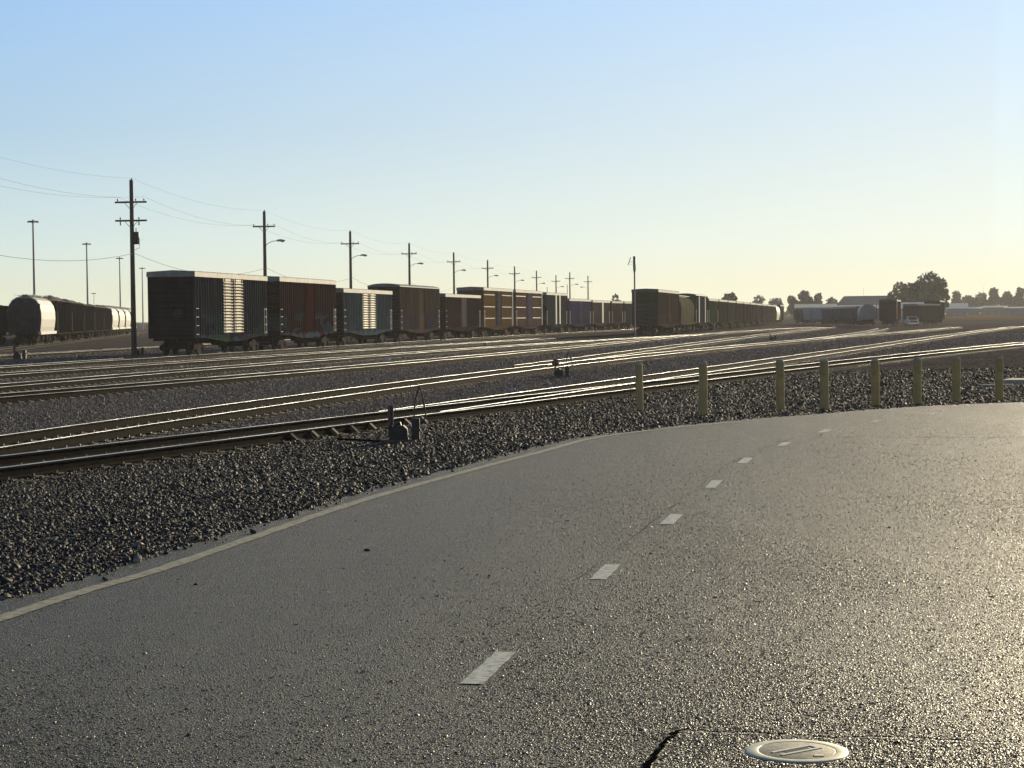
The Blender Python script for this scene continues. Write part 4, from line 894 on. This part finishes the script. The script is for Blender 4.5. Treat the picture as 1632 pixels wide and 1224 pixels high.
# ------------------------------------------------------------------ buildings
def shed(px0, px1, D, yb, yt, depth, wall, roof, label, cat='shed', rise=.35, eave=.4, gable=False, rz=0.):
    a = at_d(px0, yb, D); b = at_d(px1, yb, D); cx = (a.x + b.x) / 2; W = (b.x - a.x); h = at_d((px0 + px1) / 2, yt, D).z; g = zg1(cx, D)
    e = empty('building' if cat != 'shed' else 'shed', (cx, D, g), -math.atan2(cx, D) + rz, label, cat); h -= g
    hw_ = h * (1 - rise)
    mb = MB(); mb.box(-W / 2, W / 2, 0, depth, -.5, hw_)
    for x in np.arange(-W / 2 + .6, W / 2, 1.2): mb.box(x - .06, x + .06, -.05, 0, 0, hw_)
    mb.build('wall', wall, e)
    mb = MB()
    if gable: mb.prism([(-W / 2 - eave, hw_ - .05), (-W / 2 - eave, hw_ + .2), (-W * .4, h - .05), (-W * .36, h), (W * .36, h), (W * .4, h - .05), (W / 2 + eave, hw_ + .2), (W / 2 + eave, hw_ - .05)], -eave, depth + eave, 'y')
    else: mb.prism([(-eave, hw_ - .05), (-eave, hw_ + .15), (depth / 2, h), (depth + eave, hw_ + .15), (depth + eave, hw_ - .05)], -W / 2 - eave, W / 2 + eave, 'x')
    mb.build('roof', roof, e)
    for x in (-W * .3, W * .05, W * .33): mb = MB(); mb.box(x - W * .03 - .6, x + W * .03 + .6, -.08, .0, .0, hw_ * .62); mb.build('door', 'roofgrey', e)
    return e
M['bluegrey'] = mat('slate_blue_roof', (.1, .115, .15), .6, col2=(.12, .135, .17), scale=.2); M['tanroof'] = mat('tan_metal_roof', (.5, .44, .34), .45, .6, col2=(.4, .34, .27), scale=.1); M['wallgrey'] = mat('grey_shed_wall', (.2, .19, .2), .8, col2=(.15, .14, .15), scale=.3)
M['whiteroof'] = mat('white_metal_roof', (.7, .68, .6), .45, .6); M['bluewall'] = mat('pale_blue_wall', (.15, .16, .2), .8); M['teal'] = mat('teal_wall', (.1, .17, .16), .8); M['redroof'] = mat('rust_red_roof', (.2, .09, .07), .8)
shed(1336, 1432, 720, 505, 471.5, 60, 'bluegrey', 'bluegrey', 'large dark slate-blue warehouse behind the red boxcar', 'warehouse', .42, .6, True)
shed(1268, 1332, 640, 505, 484, 25, 'wallgrey', 'tanroof', 'long low grey shed with pale tan roof behind the light blue boxcar', 'shed', .24)
shed(1322, 1400, 600, 506, 486, 22, 'wallgrey', 'tanroof', 'low shed with sunlit tan roof in front of the slate-blue warehouse', 'shed', .24)
shed(1438, 1480, 470, 508, 481.5, 18, 'wallgrey', 'whiteroof', 'low building with sunlit whitish roof behind the white pickup', 'building', .3)
shed(1509, 1541, 760, 504, 483, 24, 'bluewall', 'whiteroof', 'small pale blue building with white roof right of the big tree', 'building', .4)
shed(1543, 1568, 860, 502, 489, 14, 'teal', 'whiteroof', 'small teal building below the right tree line', 'building', .2)
shed(1567, 1604, 840, 503, 487, 14, 'wallgrey', 'tanroof', 'long grey building with tan roof below the right tree line', 'building', .2)
shed(1603, 1660, 780, 505, 489, 20, 'bluewall', 'bluewall', 'pale blue flat building at the right picture edge', 'building', .15)
shed(1606, 1680, 900, 500, 483, 20, 'redroof', 'redroof', 'rust red roofed building behind the pale blue one at the right edge', 'building', .5)
for px, D, lb in [(1531, 760, 'small white marker sign in the dry field right of the big tree'), (1563, 800, 'white roadside marker in the dry field below the teal building')]:
    X = (px - 816) / F * D; g = zg1(X, D); e = empty('marker_sign', (X, D, g), 0, lb, 'sign'); mb = MB(); mb.box(-.05, .05, -.05, .05, -.2, 1.2); mb.build('post', 'grey_metal', e); mb = MB(); mb.box(-.5, .5, -.09, -.055, .9, 1.6); mb.build('panel', 'rung', e)

# dry field and pale dirt crossings
def sheet(name, P_, z, m, label):
    o = poly_sheet(name, P_, 0, m); o.location.z = z; return tag(o, label, None, None, 'structure')
V = []; rr = np.geomspace(560, 1500, 30); aa = np.linspace(.222, .5, 12)
for r_ in rr:
    for a_ in aa: V.append((r_ * a_, r_, 0))
V = np.array(V); V[:, 2] = zg(V[:, :2]) + .2; i_ = np.arange(len(rr) * len(aa)).reshape(len(rr), len(aa))
fo = np_mesh('field', V, np.stack([i_[:-1, :-1].ravel(), i_[:-1, 1:].ravel(), i_[1:, 1:].ravel(), i_[1:, :-1].ravel()], 1), ['dry']); tag(fo, 'dry orange-brown field on the right', None, None, 'structure')
def dirt(name, pxs, label, z=.006):
    P_ = [at_z(x, y, YARD) for x, y in pxs]; return sheet(name, P_, YARD + z, 'dirt', label)
dirt('dirt_strip', [(1310, 561), (1352, 555), (1405, 554), (1408, 558), (1360, 562)], 'pale dirt crossing patch on the branch track')
dirt('dirt_strip', [(1490, 559.5), (1520, 553.5), (1580, 552), (1640, 549.5), (1640, 553.5), (1585, 556.5), (1530, 559)], 'pale dirt strip by the right end of the nearest track')
a0 = along('third', 40); 
dirt('dirt_strip', [(-20, 627), (30, 622), (95, 620), (170, 620), (110, 627), (40, 631), (-20, 635)], 'pale packed strip beside the third track at left')
dirt('dirt_strip', [(225, 580.5), (300, 575.5), (350, 572.5), (345, 574.5), (300, 579), (230, 582.5)], 'pale dirt strip in front of the nearest boxcar')

# ------------------------------------------------------------------ trees
def tree(px, py, D, wpx, label, leaf='leaf1', N=1500, lumps=9, group='trees beyond the yard', q=.55, conif=False, seed=0, base=0.1):
    rg = np.random.default_rng(seed + int(px)); top = at_d(px, py, D); X = top.x; g = zg1(X, D); h = top.z - g; w = wpx * D / F / 2
    e = empty('tree', (X, D, g), 0, label, 'tree', group)
    mb = MB(); mb.tube((0, 0, -.3), (0, 0, h * .55), max(.14, h * .025), h * .012, 8)
    for k in range(6):
        a_ = rg.uniform(0, 6.28); z = h * rg.uniform(.18, .5); mb.tube((0, 0, z), (math.cos(a_) * w * .6, math.sin(a_) * w * .6, z + h * .25), h * .011, h * .004, 6)
    mb.build('trunk', 'bark', e)
    C, Rr = [], []
    if conif:
        for k in range(lumps): t = k / lumps; C.append((rg.normal(0, w * .12), rg.normal(0, w * .12), h * (.2 + .75 * t))); Rr.append((w * (1.05 - .85 * t), h * .13))
    else:
        C.append((0, 0, h * .5)); Rr.append((w * .55, h * .27))
        for k in range(lumps * 2):
            d_ = rg.normal(size=3); d_ /= np.linalg.norm(d_); d_[2] = abs(d_[2]) * 1.1 - .35
            s_ = rg.uniform(.12, .27); f_ = rg.uniform(.6, 1.); C.append((d_[0] * w * .8 * f_, d_[1] * w * .8 * f_, h * (.5 + .42 * d_[2] * f_))); Rr.append((w * s_, min(w * s_ * .9, h * .14)))
        C.append((rg.normal(0, w * .2), 0, h * .8)); Rr.append((w * .5, h * .19))
    C = np.array(C); Rr = np.array(Rr); k = rg.choice(len(C), N, p=(Rr[:, 0] ** 1.5) / (Rr[:, 0] ** 1.5).sum())
    d = rg.normal(size=(N, 3)); d /= np.linalg.norm(d, axis=1)[:, None]; rad = rg.uniform(.35, 1.12, N) ** .6
    P_ = C[k] + d * rad[:, None] * np.column_stack([Rr[k, 0], Rr[k, 0], Rr[k, 1]]); P_[:, 2] = np.clip(P_[:, 2], h * base, h)
    s_ = q * rg.uniform(.5, 1.3, N); a1 = rg.normal(size=(N, 3)); a1 /= np.linalg.norm(a1, axis=1)[:, None]; a2 = np.cross(a1, rg.normal(size=(N, 3))); a2 /= np.linalg.norm(a2, axis=1)[:, None]
    V_ = np.stack([P_ - a1 * s_[:, None], P_ + a2 * s_[:, None] * .6, P_ + a1 * s_[:, None], P_ - a2 * s_[:, None] * .6], 1).reshape(-1, 3)
    np_mesh('crown', V_, np.arange(N * 4).reshape(N, 4), [leaf], e)
tree(1470, 434, 540, 74, 'largest tree, tall and ragged, rising behind the far right boxcars', N=3800, lumps=16, q=.6)
tree(1442, 449, 535, 44, 'left shoulder tree of the big clump behind the white pickup', N=2000, lumps=11)
tree(1501, 443, 545, 30, 'narrow tree at the right side of the big clump', N=1800, lumps=10)
tree(1422, 465, 560, 34, 'low tree at the left foot of the big clump', N=1000)
tree(1284, 463, 690, 36, 'highest of the dark pines above the light blue boxcar', 'leaf2', 1900, 12, q=.6)
tree(1265, 471, 690, 28, 'left dark pine beside the highest one', 'leaf2', 1100, q=.6); tree(1303, 466, 690, 24, 'right dark pine with a pointed tip', 'leaf2', 1200, 9, q=.55)
tree(1326, 474, 720, 34, 'low dark tree between the pines and the slate-blue warehouse', 'leaf2', 900, q=.6)
tree(985, 468, 620, 22, 'small lone round tree above the far end of the long boxcar line', 'leaf3', 900, q=.45)
tree(1162, 466.5, 560, 44, 'wide tree behind the dark green boxcar of the receding train', 'leaf2', 1500)
tree(1204, 470.5, 800, 34, 'hazy grey-green tree in the middle of the receding train', 'leaf3', 1100, q=.6); tree(1236, 474, 820, 40, 'hazy low tree left of the pines', 'leaf3', 1100, q=.6)
for px, py, D, w_, lb, lf in [(1524, 463.5, 900, 24, 'rounded tree just right of the big clump', 'leaf1'), (1545, 471, 930, 36, 'low tree in a dip of the right tree line', 'leaf3'), (1562, 466, 940, 34, 'mid-height tree above the teal building', 'leaf1'), (1585, 458.5, 900, 28, 'dense dome-shaped tree, tallest of the right tree line', 'leaf2'), (1604, 464, 930, 28, 'tree right of the dome-shaped one', 'leaf3'), (1624, 457.5, 900, 30, 'ragged tree at the right picture edge', 'leaf1'), (1650, 461, 920, 34, 'tree cut by the right picture edge', 'leaf1')]:
    tree(px, py, D, w_, lb, lf, 1500, 11, q=.75, base=.03)
# hedge-like far wood behind the trees
N = 9000; t = RNG.random(N); px = 1100 + t * 560; D = 1080 + RNG.uniform(0, 30, N); hgt = (7 + 2.5 * np.sin(px * .11) + 1.5 * np.sin(px * .37)) * (.55 + .45 * np.clip((px - 1490) / 40, 0, 1)); X = (px - 816) / F * D
Zb = zg(np.column_stack([X, D])); P_ = np.column_stack([X, D, Zb + hgt * np.sqrt(RNG.random(N))]); a1 = RNG.normal(size=(N, 3)); a1 /= np.linalg.norm(a1, axis=1)[:, None]; a2 = np.cross(a1, RNG.normal(size=(N, 3))); a2 /= np.linalg.norm(a2, axis=1)[:, None]
V_ = np.stack([P_ - a1 * .9, P_ + a2 * .6, P_ + a1 * .9, P_ - a2 * .6], 1).reshape(-1, 3); o = np_mesh('far_wood', V_, np.arange(N * 4).reshape(N, 4), ['leaf3']); tag(o, 'far band of trees along the horizon', None, None, 'stuff')

# ------------------------------------------------------------------ light
AZ, EL = R(28), R(12)
S = Vector((math.sin(AZ) * math.cos(EL), math.cos(AZ) * math.cos(EL), math.sin(EL)))
sd = bpy.data.lights.new('sun', 'SUN'); sd.energy = 5.; sd.angle = R(.5); sd.color = (1, .84, .56)
so = bpy.data.objects.new('sun', sd); COL.objects.link(so); so.rotation_mode = 'QUATERNION'; so.rotation_quaternion = S.to_track_quat('Z', 'Y'); so.location = (0, 0, 60)
W = bpy.data.worlds.new('World'); SC.world = W; W.use_nodes = True
n, l = W.node_tree.nodes, W.node_tree.links; bg = n['Background']
sk = n.new('ShaderNodeTexSky'); sk.sky_type = 'NISHITA'; sk.sun_disc = False; sk.sun_elevation = EL; sk.sun_rotation = AZ; sk.altitude = 0; sk.air_density = 1.; sk.dust_density = .15; sk.ozone_density = 3.
# low evening haze band of the sky: colour by elevation, dimmer away from the sun; the Nishita dome above it
tc = n.new('ShaderNodeTexCoord'); sx = n.new('ShaderNodeSeparateXYZ'); l.new(tc.outputs['Generated'], sx.inputs[0])
def lin(c): return tuple(((v / 255 + .055) / 1.055) ** 2.4 for v in c) + (1,)
def ramp(src, lo, hi, stops):
    mr = n.new('ShaderNodeMapRange'); mr.inputs['From Min'].default_value = lo; mr.inputs['From Max'].default_value = hi; l.new(src, mr.inputs['Value'])
    r = n.new('ShaderNodeValToRGB'); l.new(mr.outputs[0], r.inputs[0]); e = r.color_ramp.elements
    for k, (p, c) in enumerate(stops):
        x = e[k] if k < 2 else e.new(p)
        x.position = (p - lo) / (hi - lo); x.color = c
    return r.outputs[0]
el = ramp(sx.outputs['Z'], 0, .3, [(0, lin((251, 247, 210))), (.3, lin((150, 190, 240))), (.018, lin((247, 247, 216))), (.04, lin((240, 248, 233))), (.062, lin((233, 250, 246))), (.09, lin((222, 244, 254))), (.135, lin((211, 238, 255))), (.17, lin((198, 228, 255)))])
az_ = ramp(sx.outputs['X'], -.5, .5, [(-.5, (.52, .63, .78, 1)), (.5, (.98, .95, .97, 1)), (-.25, (.58, .69, .82, 1)), (-.13, (.83, .89, .92, 1)), (0., (1, 1, 1, 1)), (.25, (.97, .94, .94, 1))])
zf = n.new('ShaderNodeMapRange'); zf.inputs['From Max'].default_value = .1; zf.inputs['To Min'].default_value = .45; zf.inputs['To Max'].default_value = 1.; l.new(sx.outputs['Z'], zf.inputs['Value'])
am = n.new('ShaderNodeMix'); am.data_type = 'RGBA'; am.inputs['A'].default_value = (1, 1, 1, 1); l.new(zf.outputs[0], am.inputs['Factor']); l.new(az_, am.inputs['B']); az = am.outputs['Result']
mu = n.new('ShaderNodeVectorMath'); mu.operation = 'MULTIPLY'; l.new(el, mu.inputs[0]); l.new(az, mu.inputs[1])
vs = n.new('ShaderNodeVectorMath'); vs.operation = 'SCALE'; vs.inputs['Scale'].default_value = 10.; l.new(mu.outputs[0], vs.inputs[0])
fz = n.new('ShaderNodeMapRange'); fz.interpolation_type = 'SMOOTHSTEP'; fz.inputs['From Min'].default_value = .17; fz.inputs['From Max'].default_value = .45; fz.inputs['To Min'].default_value = 1.; fz.inputs['To Max'].default_value = 0.; l.new(sx.outputs['Z'], fz.inputs['Value'])
mx = n.new('ShaderNodeMix'); mx.data_type = 'RGBA'; l.new(fz.outputs[0], mx.inputs['Factor']); sc_ = n.new('ShaderNodeVectorMath'); sc_.operation = 'SCALE'; sc_.inputs['Scale'].default_value = .45; l.new(sk.outputs[0], sc_.inputs[0]); l.new(sc_.outputs[0], mx.inputs['A']); l.new(vs.outputs[0], mx.inputs['B'])
l.new(mx.outputs['Result'], bg.inputs['Color']); bg.inputs['Strength'].default_value = .1
# haze
hz = bpy.data.materials.new('evening_haze'); hz.use_nodes = True; hn, hl = nt(hz); hn.remove(hn['Principled BSDF'])
pv = hn.new('ShaderNodeVolumePrincipled'); pv.inputs['Color'].default_value = (.93, .92, .95, 1); pv.inputs['Density'].default_value = .00018; pv.inputs['Anisotropy'].default_value = .3
hl.new(pv.outputs[0], hn['Material Output'].inputs['Volume'])
M['haze'] = hz
mb = MB(); mb.box(-700, 900, -80, 1700, -1.9, 30); ho = mb.build('haze', 'haze'); tag(ho, 'thin evening haze over the rail yard', None, None, 'stuff'); ho.display_type = 'WIRE'
SC.view_settings.view_transform = 'Standard'; SC.view_settings.look = 'None'; SC.view_settings.gamma = 1; SC.view_settings.exposure = .13
SC.render.engine = 'CYCLES'
